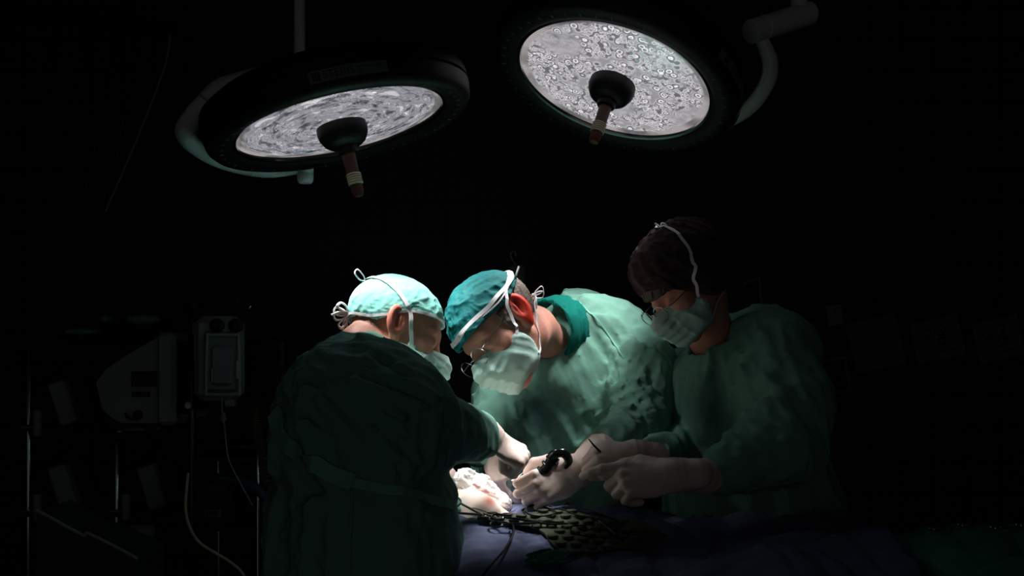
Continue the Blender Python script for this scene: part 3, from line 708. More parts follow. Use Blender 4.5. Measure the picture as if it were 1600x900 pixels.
def gownA(P):
    d = loft(P, rowsA, 2.2)
    d = smin(d, rcone(P, W(592, 605, 1.90), W(634, 632, 1.88), .080, .074), .05)
    d = smin(d, rcone(P, W(632, 640, 1.88), W(642, 672, 1.89), .078, .074), .04)
    d = smin(d, rcone(P, W(645, 668, 1.90), W(738, 682, 2.10), .074, .050), .03)
    d = smin(d, rcone(P, W(738, 682, 2.10), W(756, 683, 2.14), .050, .033), .014)
    d = smin(d, rcone(P, a_fs, a_fe, .095, .08), .05); d = smin(d, rcone(P, a_fe, a_fw, .07, .045), .03)
    d = smax(d, (P - (a_wr + cuffA * .006)) @ cuffA - 9 * (P[:, 0] < -.2), .004)
    d = d + folds(P, [(None, 0, (.55, 0, -.8), .5, .090, .008, 1), (None, 0, (.8, .1, -.5), .2, .032, .0032, 2),
                      (W(640, 640, 1.8), .22, (.9, .2, -.3), .25, .028, .007, 3), (W(540, 580, 1.85), .30, (.8, 0, -.55), .22, .035, .010, 4),
                      (W(720, 690, 1.95), .14, (-.1, 0, 1), .1, .016, .007, 5), (W(500, 620, 1.8), .28, (.5, 0, -.85), .3, .035, .010, 6), (W(500, 850, 1.8), .45, (.05, 0, 1), .6, .07, .012, 8)])
    # belt pulled tight round the waist
    zb = CAM_H + (550 - 752) / F * 1.9
    return d + .010 * np.exp(-((P[:, 2] - zb) / .018) ** 2)
gA = surface('surgical_gown', gownA, (-.72, 1.62, .32), (.06, 2.5, 1.46), .0062, M['gown'], A)
def on_surf(sdf, px, py, d0=1.2, d1=3.0):
    """first point of sdf along the sight line through this pixel"""
    ds = np.linspace(d0, d1, 700); P = np.array([W(px, py, d) for d in ds]); v = sdf(P); k = np.argmax(v < 0)
    return P[k] if (v < 0).any() else P[-1]
# belt, overlap edge and back seam of the gown
loA = lambda P: gownA(P)
mb = MB()
bl = [on_surf(gownA, x, y) for x, y in ((433, 645), (440, 675), (458, 700), (490, 722), (520, 740), (548, 752))]
ribbon(mb, gownA, np.array(bl), .030, lift=.004, thick=.006, n=8)
bl = [on_surf(gownA, x, y) for x, y in ((548, 752), (580, 758), (620, 766), (655, 775), (690, 786), (704, 790))]
ribbon(mb, gownA, np.array(bl), .018, lift=.002, thick=.004, n=8)
mb.build('belt', M['gown_trim'], gA)
mb = MB(); ribbon(mb, gownA, np.array([on_surf(gownA, x, y) for x, y in ((549, 756), (549, 800), (547, 850), (547, 905), (547, 990))]), .004, lift=.0, thick=.0022); 
mb.build('seam', M['gown'], gA); mb = MB(); ribbon(mb, gownA, np.array([on_surf(gownA, x, y) for x, y in ((692, 640), (693, 665), (694, 690), (696, 722))]), .003, lift=.0, thick=.0018)
mb.build('seam', M['gown'], gA)
ZF = W(0, 0, 1)
gl, _ = make_glove('glove', A, a_wr + np.array([.012, .0, .0]), (.66, .26, -.42), (.48, -.40, .78), True, [(74, 98, 50), (78, 98, 50), (80, 98, 50), (82, 96, 50)], (2, 0, -2, -5), [(.020, .020, -.012), (.034, .052, -.028), (.030, .078, -.042), (.016, .096, -.050)], back=a_wr - cuffA * .05, rback=.032, s=1.02)
make_glove('glove', A, a_fw, (.7, .1, -.6), (.3, -.3, .8), False, [(40, 40, 20)] * 4, s=.9, back=a_fw + unit(a_fe - a_fw) * .06)
legs(A, (-.32, 1.98), .35)

# =============================================================== bearded-cap surgeon across the table (middle)
BH = frame(W(788, 517, 2.34), (-.525, -.574, -.63), (-.77, 0, .64), 1.074)
B = thing('person', 'surgeon in deep teal cap with reddened, glowing ear and glasses, leaning in from the far side', 'person', (.13, 2.78, 0))
b_sh, b_el, b_wr = W(985, 560, 2.62), W(1000, 665, 2.48), W(903, 735, 2.21)
b_rs, b_re, b_rw = W(790, 620, 2.62), W(752, 690, 2.54), W(766, 700, 2.41)
nk0, nk1 = W(834, 513, 2.47), W(878, 548, 2.64)
b_tor = stub_torso([(W(925, 600, 2.80), W(900, 830, 2.88), .07, .10), (b_sh, b_el, .05, .045), (b_el, b_wr, .04, .024), (b_rs, b_re, .05, .04), (b_re, b_rw, .04, .024), (b_rs, b_sh, .06, .06)])
b_body = head_to_body(BH, nk0, nk1, .050, .054, b_tor)
o = surface('body', b_body, (-.22, 2.18, .80), (.52, 3.0, 1.66), .014, M['skin'], B, dense=(BH[0] - .14, BH[0] + .14), hd=.0028)
Q = BH[2](verts(o)); attr(o, 'stubble', np.clip((-.03 - Q[:, 1]) / .02, 0, 1) * np.clip((Q[:, 2] + .06) / .03, 0, 1) * .6)
ear = np.clip((np.abs(Q[:, 0]) - .080) / .005, 0, 1) * np.clip((.06 - np.abs(Q[:, 1])) / .02, 0, 1) * np.clip((.05 - np.abs(Q[:, 2])) / .01, 0, 1); attr(o, 'flush_glow', ear * .95)  # ear redness with the backlit glow painted into the skin colour
def wr_b(Q, z):
    near = np.exp(-np.clip(z, 0, 1) / .03)
    return folds(Q, [(None, 0, (.0, .2, 1), .09, .010, .0030, 5)]) * (.35 + .65 * near) + folds(Q, [(None, 0, (0.2, 1, .6), .07, .03, .0035, 7)])
rimB = lambda y: np.interp(y, [-.11, -.05, 0, .09], [.060, .042, .034, .046])
capB, capB_s = make_cap(BH, M['cap_teal'], B, .011, rimB, wr_b, 5)
allB = lambda P: np.minimum(full_head(BH[2](P)), capB_s(P))
mb = MB(); closed_tape(mb, BH, capB_s, rim_pts(rimB, .017), .0095, lift=.005, thick=.0015)
closed_tape(mb, BH, capB_s, rim_pts(lambda y: rimB(y) + .012 * np.clip((y + .02) / -.06, 0, 1), .0100), .0035, lift=.004, thick=.0015)
p = worldify(BH, [(-.05, -.09, .055)])[0]; mb.tube([p, p + [.004, -.01, .012], p + [.010, -.01, .030]], .0025, 6, 5)
mb.build('cap_ties', M['white_tape'], capB)
mB, mBs = mask_part(B, BH, seed=8)
mb = MB()
for s in (1, -1):
    ribbon(mb, allB, worldify(BH, [(s * .064, .032, -.018), (s * .074, .018, .004), (s * .083, .010, .030), (s * .083, -.012, .046), (s * .078, -.044, .062), (s * .05, -.082, .072), (0, -.104, .074)]), .0075, lift=.003)
    ribbon(mb, allB, worldify(BH, [(s * .055, .028, -.088), (s * .064, .010, -.092), (s * .068, -.02, -.078), (s * .072, -.052, -.040), (s * .06, -.082, -.010), (s * .02, -.105, 0), (0, -.108, 0)]), .0065, lift=.003)
p = worldify(BH, [(-.03, -.104, .002)])[0]; bow(mb, p, (.8, -.3, .3), (0, 0, 1), .8, 2, .003)
mb.build('mask_ties', M['white_tape'], mB)
def hair_patch(fr, parent, off, y0, y1, z0, z1, matl, name='hair', seed=3, xmax=.2):
    c, R, tol, tow = fr
    def g(P):
        Q = tol(P); d = skull_sdf(Q, off) + folds(Q, [(None, 0, (0, .5, -1), .07, .005, .003, seed)])
        jag = .006 * noise(Q * 120 + seed)
        return smax(smax(smax(d, Q[:, 1] - y1 - jag, .004), y0 - Q[:, 1], .004), smax(z0 + jag - Q[:, 2], Q[:, 2] - z1, .004), .004)
    return surface(name, g, c - .15, c + .15, .0024, matl, parent, slack=.01)
hair_patch(BH, B, .006, -.13, -.016, -.030, .075, M['hair_grey'])
hair_patch(BH, B, .003, .006, .030, -.016, .036, M['hair_grey'], 'sideburn', 6)
def glasses(fr, parent, zc=.006, yc=.112, rx=.024, rz=.019, drop=0):
    t = None; mb = MB(); q = []
    for s in (1, -1):
        cx = s * .033; ring = [(cx + rx * math.cos(a_) , yc - .10 * abs(cx + rx * math.cos(a_)) ** 1.15, zc + rz * math.sin(a_) * (1 if math.sin(a_) > 0 else 1.05)) for a_ in np.linspace(0, 2 * math.pi, 25)[:-1]]
        q.append(ring); mb.tube(worldify(fr, ring), .0011, 8, 2, closed=True)
        mb.tube(worldify(fr, [(s * .0565, yc - .008, zc + .006), (s * .068, yc - .014, zc + .008), (s * .074, yc - .03, zc + .008), (s * .079, .03, zc + .012), (s * .082, -.004, zc + .018), (s * .083, -.02, zc + .010)]), .0011, 8, 6)
    mb.tube(worldify(fr, [(.0095, yc - .002, zc + .003), (0, yc + .003, zc + .006), (-.0095, yc - .002, zc + .003)]), .0012, 8, 6)
    o = mb.build('glasses', M['steel'], parent)
    for ring in q:
        r = np.array(ring); ce = r.mean(0); m2 = MB(); V = [ce + [0, .001, 0]] + list(r) + [ce + [0, -.0006, 0]] + list(r - [0, .0015, 0]); k = len(r)
        m2.add(worldify(fr, V), [(0, 1 + i, 1 + (i + 1) % k) for i in range(k)] + [(k + 1, k + 2 + (i + 1) % k, k + 2 + i) for i in range(k)] + [(1 + i, k + 2 + i, k + 2 + (i + 1) % k, 1 + (i + 1) % k) for i in range(k)])
        m2.build('spectacle_lens', M['glass'], o)
    return o
glasses(BH, B, zc=.004, yc=.118)
rowsB = [(.34, .10, 2.86, .19, .19), (.80, .12, 2.84, .21, .20), px_row(830, 738, 1020, 2.62, 2.74, .21), px_row(740, 742, 1032, 2.6, 2.71, .21), px_row(680, 740, 1036, 2.6, 2.70, .205), px_row(640, 736, 1038, 2.6, 2.70, .20), px_row(600, 742, 1040, 2.6, 2.71, .19), px_row(575, 760, 1036, 2.6, 2.70, .18), px_row(550, 790, 1022, 2.6, 2.70, .17), px_row(520, 822, 1000, 2.6, 2.70, .15), px_row(495, 850, 975, 2.62, 2.70, .12), px_row(475, 872, 950, 2.64, 2.70, .085), px_row(458, 885, 925, 2.64, 2.70, .045)]
b_cuff = b_el + (b_wr - b_el) * .64
neckR = unit(nk0 - nk1)
def gownB(P):
    d = loft(P - [0, .05, 0], rowsB, 2.1)
    d = smin(d, ell(P, W(930, 520, 2.72), (.128, .13, .10)), .06)
    d = smin(d, rcone(P, W(902, 520, 2.66), W(868, 600, 2.60), .082, .085), .04)
    d = smin(d, rcone(P, W(975, 545, 2.66), W(1000, 590, 2.60), .095, .09), .05)
    d = smin(d, rcone(P, W(1000, 590, 2.60), W(1000, 650, 2.52), .09, .078), .04)
    d = smin(d, rcone(P, W(1000, 665, 2.50), b_cuff, .066, .042), .03)
    d = smin(d, rcone(P, b_rs, b_re, .07, .05), .05); d = smin(d, rcone(P, b_re, b_rw, .05, .036), .02)
    d = smax(d, -rcone(P, nk1 + neckR * .03, nk0 + neckR * .03, .057, .066), .010)
    d = d + folds(P, [(None, 0, (.6, 0, -.8), .4, .07, .010, 21), (None, 0, (-.5, .1, -.8), .2, .034, .0035, 22),
                      (W(930, 540, 2.5), .26, (.42, 0, -.9), .30, .030, .011, 23), (W(1000, 600, 2.5), .20, (-.3, 0, -1), .16, .026, .009, 24), (W(985, 650, 2.45), .16, (-.8, 0, -.4), .12, .020, .011, 25),
                      (W(900, 690, 2.6), .22, (-.9, 0, -.45), .25, .03, .010, 26), (W(780, 620, 2.55), .2, (.2, 0, -1), .2, .04, .008, 27), (b_cuff, .09, (.4, 0, .9), .08, .014, .007, 28)])
    return d
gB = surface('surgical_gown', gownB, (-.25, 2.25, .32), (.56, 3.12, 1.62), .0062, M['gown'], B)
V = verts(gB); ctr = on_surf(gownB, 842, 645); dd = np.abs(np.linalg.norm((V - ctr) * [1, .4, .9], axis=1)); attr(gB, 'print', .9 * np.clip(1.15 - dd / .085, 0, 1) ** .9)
mb = MB(); ribbon(mb, gownB, np.array([on_surf(gownB, x, y) for x, y in ((905, 472), (925, 492), (950, 520), (975, 560))]), .004, lift=0, thick=.002); mb.build('seam', M['gown_trim'], gB)
# scrub shirt collar showing in the neck of the gown
def collB(P):
    d = rcone(P, W(842, 520, 2.52), W(900, 508, 2.66), .076, .084); n_ = unit(W(905, 500, 2.70) - W(846, 514, 2.57))
    q = (P - W(850, 516, 2.56)) @ n_
    d = smax(np.abs(d) - .004, -q - .004, .003); d = smax(d, q - .075, .004)
    return d + folds(P, [(None, 0, (0, 0, 1), .1, .02, .004, 31)])
cB = surface('scrub_collar', collB, W(865, 500, 2.65) - .17, W(865, 500, 2.65) + .17, .004, M['scrub'], B)
make_glove('glove', B, W(905, 735, 2.21), (-.88, -.12, -.34), (-.12, -.95, .28), False, [(26, 98, 55), (30, 100, 55), (34, 100, 55), (38, 96, 50)], (3, 1, -2, -5), [(.024, .022, -.012), (.050, .050, -.026), (.060, .078, -.040), (.048, .100, -.048)], back=b_cuff, rback=.049, s=1.04)
make_glove('glove', B, W(770, 703, 2.40), (.32, -.42, -.82), (-.35, -.80, .30), True, [(12, 18, 12), (16, 22, 12), (30, 40, 20), (36, 45, 20)], (7, 1, -5, -9), [(.020, .020, -.010), (.044, .044, -.020), (.050, .070, -.026), (.046, .092, -.028)], back=W(762, 684, 2.44), rback=.044, s=.84)
legs(B, (.15, 2.86), -2.0)

# =============================================================== woman on the right
CH = frame(W(1072, 448, 2.42), (-.70, -.36, -.62), (-.62, -.12, .78))
Cc = thing('person', 'person in dark patterned cap and thin glasses, standing dimly lit in a green gown', 'person', (.57, 2.62, 0))
c_sh, c_el, c_wr = W(1215, 555, 2.42), W(1238, 690, 2.26), W(1122, 737, 2.18)
c_rs, c_re, c_rw = W(1090, 585, 2.72), W(1062, 690, 2.62), W(1032, 713, 2.34)
nk0, nk1 = W(1108, 520, 2.50), W(1150, 580, 2.60)
c_body = head_to_body(CH, nk0, nk1, .052, .08, stub_torso([(W(1160, 590, 2.6), W(1170, 860, 2.62), .12, .13), (c_sh, c_el, .05, .042), (c_el, c_wr, .034, .018), (c_rs, c_re, .05, .04), (c_re, c_rw, .03, .018), (c_rs, c_sh, .06, .06)]))
o = surface('body', c_body, (.14, 2.12, .80), (.92, 2.9, 1.78), .014, M['skin'], Cc, dense=(CH[0] - .14, CH[0] + .14), hd=.003)
Q = CH[2](verts(o)); attr(o, 'stubble', Q[:, 0] * 0); attr(o, 'flush_glow', Q[:, 0] * 0)
def bouffant(Q, d):
    d = smin(d, ell(Q, (0, -.050, .055), (.094, .098, .092)), .04); A_ = np.stack([np.abs(Q[:, 0]), Q[:, 1], Q[:, 2]], 1); d = smin(d, ell(A_, (.082, -.018, -.004), (.024, .042, .046)), .02); return smin(d, ell(Q, (0, .01, .09), (.080, .085, .055)), .03)
wr_c = lambda Q, z: folds(Q, [(None, 0, (0, .3, 1), .09, .022, .005, 12)])
rimC = lambda y: np.interp(y, [-.14, -.08, 0, .10], [-.068, -.066, -.046, .060])
capC, capC_s = make_cap(CH, M['cap_dark'], Cc, .010, rimC, wr_c, 8, extra=bouffant, h=.0036)
allC = lambda P: np.minimum(full_head(CH[2](P)), capC_s(P))
hair_patch(CH, Cc, .008, .045, .13, .028, .078, M['hair_dark'], seed=9)
mC, mCs = mask_part(Cc, CH, seed=12)
mb = MB()
for s in (1, -1):
    ribbon(mb, allC, worldify(CH, [(s * .064, .032, -.018), (s * .076, .018, .010), (s * .088, .004, .040), (s * .088, -.006, .070), (s * .070, -.020, .110), (s * .03, -.03, .140), (0, -.035, .146)]), .0075, lift=.003)
    ribbon(mb, allC, worldify(CH, [(s * .055, .028, -.088), (s * .066, .010, -.090), (s * .072, -.02, -.080), (s * .07, -.052, -.060), (s * .04, -.09, -.05), (0, -.11, -.045)]), .007, lift=.003)
p = worldify(CH, [(-.015, -.032, .146)])[0]; bow(mb, p, (.5, -.2, .8), (.8, 0, -.5), .5, 2, .004)
mb.build('mask_ties', M['white_tape'], mC)
glasses(CH, Cc, zc=.000, yc=.122)
rowsC = [(.34, .69, 2.63, .27, .21), (.80, .66, 2.63, .26, .21), px_row(860, 1059, 1370, 2.42, 2.62, .21), px_row(800, 1057, 1352, 2.42, 2.62, .205), px_row(740, 1057, 1325, 2.42, 2.61, .205), px_row(680, 1059, 1300, 2.42, 2.59, .205), px_row(640, 1062, 1290, 2.42, 2.58, .20), px_row(600, 1058, 1285, 2.42, 2.58, .20), px_row(570, 1066, 1272, 2.42, 2.58, .19), px_row(545, 1085, 1262, 2.44, 2.58, .18), px_row(520, 1112, 1246, 2.46, 2.58, .16), px_row(500, 1135, 1225, 2.48, 2.58, .12), px_row(486, 1160, 1205, 2.5, 2.58, .06)]
c_cuff = W(1108, 738, 2.18); neckC = unit(nk0 - nk1)
def gownC(P):
    d = loft(P, rowsC, 2.2)
    d = smin(d, rcone(P, W(1212, 545, 2.46), W(1228, 640, 2.34), .095, .092), .06)
    d = smin(d, rcone(P, W(1228, 640, 2.34), W(1226, 690, 2.28), .094, .084), .04)
    d = smin(d, rcone(P, W(1220, 700, 2.26), W(1125, 738, 2.19), .082, .050), .03)
    d = smin(d, rcone(P, c_rs, c_re, .075, .065), .05); d = smin(d, rcone(P, c_re, W(1024, 714, 2.33), .06, .036), .03)
    d = smax(d, -rcone(P, nk1 + neckC * .045, nk0 + neckC * .02, .055, .08), .012)
    d = smax(d, c_cuff[0] - .004 - P[:, 0] - 9 * ((P[:, 1] > 2.32) | (P[:, 2] > 1.22)), .004)
    return d + folds(P, [(None, 0, (.15, 0, -1), .5, .07, .010, 41), (None, 0, (.5, .1, -.8), .2, .035, .003, 42),
                      (W(1200, 600, 2.3), .25, (.3, 0, -1), .25, .04, .010, 43), (W(1190, 690, 2.2), .17, (-1, 0, .35), .16, .024, .013, 44), (W(1080, 620, 2.4), .25, (-.1, 0, -1), .4, .035, .008, 45), (c_cuff, .09, (.2, 0, 1), .08, .018, .006, 46)])
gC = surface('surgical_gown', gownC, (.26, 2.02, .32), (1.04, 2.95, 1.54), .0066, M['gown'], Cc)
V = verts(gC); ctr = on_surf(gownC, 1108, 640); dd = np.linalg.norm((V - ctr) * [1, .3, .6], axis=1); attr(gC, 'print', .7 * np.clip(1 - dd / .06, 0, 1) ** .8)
make_glove('glove', Cc, W(1050, 743, 2.07), (-1, -.04, -.06), (-.12, -.80, .58), False, [(12, 22, 8), (58, 60, 30), (66, 66, 30), (70, 66, 30)], (4, 0, -3, -7), [(.022, .022, -.010), (.044, .056, -.012), (.044, .088, -.018), (.036, .116, -.024)], back=W(1106, 744, 2.17), rback=.040, s=1.05)
make_glove('glove', Cc, W(992, 710, 2.17), (-.95, -.15, .05), (-.1, -.6, .8), True, [(55, 78, 40), (60, 80, 40), (66, 80, 40), (70, 80, 40)], (3, 0, -2, -5), [(.020, .020, -.012), (.038, .048, -.026), (.034, .074, -.040), (.018, .090, -.050)], back=W(1026, 714, 2.30), rback=.032, s=.92)
legs(Cc, (.62, 2.60), 2.9)
# ---------------------------------------------------------------- operating table, patient, drapes
def ground(px, py, z):
    d = (CAM_H - z) * F / (py - 550); return W(px, py, d)
tb = thing('operating_table', 'narrow operating table hidden below the blue drapes', 'table', (.36, 2.16, 0))
MB().box((.36, 2.10, .86), (.86, .46, .08), bev=.02).build('table_top', M['dgrey'], tb)
MB().lathe((.36, 2.16, .05), (0, 0, 1), [(0, .12), (.3, .09), (.78, .09)], 24).build('column', M['steel'], tb)
MB().box((.36, 2.16, .035), (.7, .42, .066), bev=.015).build('base', M['dgrey'], tb)
pat = thing('person', 'patient under the blue drapes with one bright patch of bare pale skin', 'person', (.3, 2.2, .90))
def patient(P):
    d = rcone(P, W(684, 796, 2.22), W(735, 815, 2.20), .048, .062)
    d = smin(d, rcone(P, W(735, 817, 2.20), W(778, 828, 2.22), .060, .045), .04)
    d = smin(d, ell(P, (.16, 2.20, .925), (.22, .12, .060)), .06)
    d = smin(d, rcone(P, (.3, 2.12, .93), (.72, 2.10, .93), .045, .035), .05); d = smin(d, rcone(P, (.3, 2.26, .93), (.72, 2.26, .93), .045, .035), .05)
    return smax(d, .902 - P[:, 2], .004)
o = surface('body', patient, (-.26, 2.0, .88), (.82, 2.45, 1.12), .006, M['patient'], pat)
V = verts(o); c0 = on_surf(patient, 765, 783); attr(o, 'spot', np.clip(1.3 - np.linalg.norm((V - c0) * [1, .35, 1.3], axis=1) / .017, 0, 1))
def bell(x, y, cx, cy, sx, sy): return np.exp(-((x - cx) / sx) ** 2 - ((y - cy) / sy) ** 2)
_ty = np.linspace(1.5, 2.6, 400); _tz = np.interp(_ty, [1.76, 1.90, 1.97, 2.13, 2.24, 2.39], [.972, .980, 1.000, 1.056, 1.062, 1.045])
_tz = np.convolve(np.pad(_tz, 12, mode='edge'), np.hanning(25) / np.hanning(25).sum(), 'valid')
def drape_h(x, y):
    x = np.asarray(x, float); y = np.asarray(y, float)
    h = np.interp(y, _ty, _tz) + 0 * x
    h = h - .022 * np.clip((x - .08) / .3, 0, 1)
    h = h + .045 * bell(x, y, .50, 1.93, .16, .10) - .030 * bell(x, y, .62, 2.2, .25, .08) + .010 * bell(x, y, .03, 2.25, .06, .05)
    h = h - .055 * bell(x, y, -.095, 2.24, .075, .050) - .02 * bell(x, y, -.06, 2.30, .05, .06)          # opening round the operating field
    P = np.stack([x, y, 0 * x], 1) if x.ndim == 1 else np.stack([x.ravel(), y.ravel(), 0 * x.ravel()], 1)
    w = folds(P, [(None, 0, (.8, .5, 0), .3, .06, .009, 51), (None, 0, (.3, -1, 0), .3, .09, .010, 52), (None, 0, (1, .2, 0), .12, .025, .0022, 53)]).reshape(x.shape)
    return h + w
# drape: rows run from the floor side of the far edge over the top and down the camera side
xs = np.linspace(-.118, .80, 190); rows = []
edge_f, edge_n = 2.37, 1.76
for s in np.linspace(-.5, 1.55, 260):
    if s < 0: y = np.full_like(xs, edge_f) + .012 * np.sin(xs * 34) * min(1, -s * 4) + .012; z = drape_h(xs, np.full_like(xs, edge_f)) - .012 + s * .9
    elif s <= 1: y = np.full_like(xs, edge_f + (edge_n - edge_f) * s); z = drape_h(xs, y) - .012 * (np.clip(1 - s / .04, 0, 1) + np.clip(1 - (1 - s) / .04, 0, 1)) ** 2
    else:
        t = s - 1; y = edge_n - .014 - .05 * t + (.018 * np.sin(xs * 27 + 2) + .012 * np.sin(xs * 51)) * min(1, t * 4); z = drape_h(xs, np.full_like(xs, edge_n)) - .012 - t * 1.15
    rows.append(np.stack([xs, y, z], 1))
G = np.array(rows)
blue = MB().grid(G); 
# the end that hangs down beside the surgeon and the end on the right
for xe, sg, idx in ((-.118, -1, 0), (.80, 1, -1)):
    E_ = []
    for t in np.linspace(0, 1, 40):
        col = G[:, idx][60:200:2].copy(); k = min(1, t * 5); col[:, 0] = xe + sg * (.004 + .010 * k) + .006 * k * np.sin(col[:, 1] * 60 + 3 * t); col[:, 2] = col[:, 2] - t * .55; E_.append(col)
    E_[0][:, 0] = xe; blue.grid(np.array(E_))
o = blue.build('blue_drape', M['blue'], angle=80)
tag(o, 'dark blue cloth drape spread over the patient and hanging from the table', 'drape')
sol = o.modifiers.new('thickness', 'SOLIDIFY'); sol.thickness = .0016; sol.offset = -1

# white gauze pad with two blood spots lying along the skin
gl = [W(716, 737, 2.33), W(740, 752, 2.32), W(765, 768, 2.30), W(790, 786, 2.28), W(800, 795, 2.27)]
def gauzeS(P):
    d = rcone(P, W(727, 752, 2.28), W(752, 766, 2.27), .018, .026); d = smin(d, rcone(P, W(752, 768, 2.27), W(786, 788, 2.245), .028, .016), .02)
    d = smin(d, ell(P, W(728, 747, 2.285), (.020, .02, .016)), .015)
    return d + folds(P, [(None, 0, (1, 0, -.5), .05, .012, .005, 61), (None, 0, (0, 1, .5), .03, .007, .0018, 62)])
o = surface('gauze_pad', gauzeS, (-.15, 2.22, .98), (.02, 2.40, 1.16), .0026, M['gauze'], None, slack=.012)
V = verts(o); bl = np.zeros(len(V))
for (px, py, r) in ((744, 758, .0036), (748, 761, .0045), (758, 767, .005), (762, 769, .0035), (740, 757, .0025), (773, 771, .002)):
    q = on_surf(gauzeS, px, py); bl = np.maximum(bl, np.clip(1.6 - np.linalg.norm((V - q) * [.75, .5, 1.4], axis=1) / r, 0, 1))
attr(o, 'blood', bl * (.5 + .5 * noise(V * 300)))
tag(o, 'crumpled white gauze pad with small red blood spots on the skin', 'gauze')
def tealS(P):
    d = ell(P, W(706, 792, 2.17), (.018, .05, .035)); return d + folds(P, [(None, 0, (.2, 0, 1), .08, .014, .005, 65)])
o = surface('towel', tealS, (-.20, 2.08, .97), (-.06, 2.26, 1.12), .003, M['cap_light'], None); tag(o, 'small pale teal towel tucked beside the bare skin', 'towel')

# ring-handled clamp beside the skin
def clamp(p, dirn, nrm, ln, label, name='clamp', mt=None, rr=.011, op=.010):
    t = thing(name, label, 'clamp', p); d = unit(dirn); n = unit(nrm); s = unit(np.cross(d, n)); p = np.asarray(p, float); mt = mt or M['steel']
    for q in (-1, 1):
        mb = MB(); c = p + s * q * op * 1.3; ring = [c + rr * (math.cos(a_) * d * 1.25 + math.sin(a_) * s) for a_ in np.linspace(0, 2 * math.pi, 13)[:-1]]
        mb.tube(ring, .0022, 8, 3, closed=True)
        mb.tube([c + d * rr * 1.2, p + d * ln * .3 + s * q * op * .8, p + d * ln * .6, p + d * ln * .75 - s * q * .004, p + d * ln - s * q * .0006], [.0026, .0026, .0032, .0025, .0012], 8, 8)
        mb.build('blade', mt, t)
    mb = MB(); mb.lathe(p + d * ln * .62 - n * .003, n, [(0, .004), (.006, .004)], 14); mb.build('pivot_screw', mt, t)
    return t
clamp(W(706, 791, 2.11), (1, -.2, -.25), (-.1, -.7, .7), .115, 'shiny steel ring-handled clamp lying beside the bright skin', rr=.012)
# olive mat of raised pads
C00, C10, C01, C11 = (745, 806), (1040, 838), (872, 864), (1010, 862)
def mat_pt(u, v):
    """u along the far edge, v towards the camera"""
    far = spline([(745, 806, 0), (800, 799, 0), (872, 797, 0), (960, 815, 0), (1040, 838, 0)], 10); near = spline([(745, 807, 0), (800, 819, 0), (842, 832, 0), (862, 848, 0), (876, 864, 0)], 10)
    return far, near
def drape_hit(px, py):                             # where the sight line through this pixel meets the drape
    ds = np.linspace(1.7, 2.6, 900); P = np.array([W(px, py, d) for d in ds]); v = P[:, 2] < drape_h(P[:, 0], P[:, 1]) + .012
    k = np.argmax(v) if v.any() else int(np.argmin(P[:, 2] - drape_h(P[:, 0], P[:, 1]))); return np.array([P[k][0], P[k][1], drape_h(P[k][:1], P[k][1:2])[0]])
tx = lambda px, py: drape_hit(px, py)[:2]
far = np.array([tx(*p) for p in ((748, 804), (795, 800), (840, 797), (880, 797), (925, 805), (970, 815), (1040, 834))])
nea = np.array([tx(*p) for p in ((746, 808), (800, 817), (830, 824), (850, 834), (865, 850), (900, 862), (1010, 856))])
def curve2(C, t): S_ = spline(np.c_[C, np.zeros(len(C))], 12)[:, :2]; k = np.clip(t, 0, 1) * (len(S_) - 1); i = np.minimum(k.astype(int), len(S_) - 2); f = (k - i)[:, None]; return S_[i] * (1 - f) + S_[i + 1] * f
us = np.linspace(0, 1, 80); vs = np.linspace(0, 1, 40); fa, ne = curve2(far, us), curve2(nea, us)
G = np.zeros((80, 40, 3))
for j, v in enumerate(vs): G[:, j, :2] = fa * (1 - v) + ne * v
def mat_z(x, y):
    o_ = [(0, 0), (.02, 0), (-.02, 0), (0, .02), (0, -.02)]
    return sum(drape_h(x + a_, y + b_) for a_, b_ in o_) / 5 + .011
G[:, :, 2] = mat_z(G[:, :, 0].ravel(), G[:, :, 1].ravel()).reshape(80, 40)
mb = MB(); mb.grid(G); lowG = G.copy(); lowG[:, :, 2] -= .004; mb.grid(lowG)
def strip(A_, B_): mb.grid(np.stack([A_, B_]))
strip(G[0], lowG[0]); strip(G[-1], lowG[-1]); strip(G[:, 0], lowG[:, 0]); strip(G[:, -1], lowG[:, -1])
row = 0
x0, x1, y0, y1 = G[:, :, 0].min(), G[:, :, 0].max(), G[:, :, 1].min(), G[:, :, 1].max()
flat2 = G[:, :, :2].reshape(-1, 2)
yy = y0
while yy < y1:
    xx = x0 + (row % 2) * .0155
    while xx < x1:
        dmin = np.linalg.norm(G[3:-3, 3:-3, :2].reshape(-1, 2) - [xx, yy], axis=1).min()
        if dmin < .004:
            hz = mat_z(np.array([xx]), np.array([yy]))[0]
            mb.lathe((xx, yy, hz - .001), (0, 0, 1), [(0, .0115), (.0045, .0115), (.0055, .0105)], 14)
        xx += .031
    yy += .024; row += 1
o = mb.build('instrument_mat', M['mat'], angle=35); tag(o, 'olive green rubber instrument mat studded with raised pads, draped over the blue cloth', 'mat')

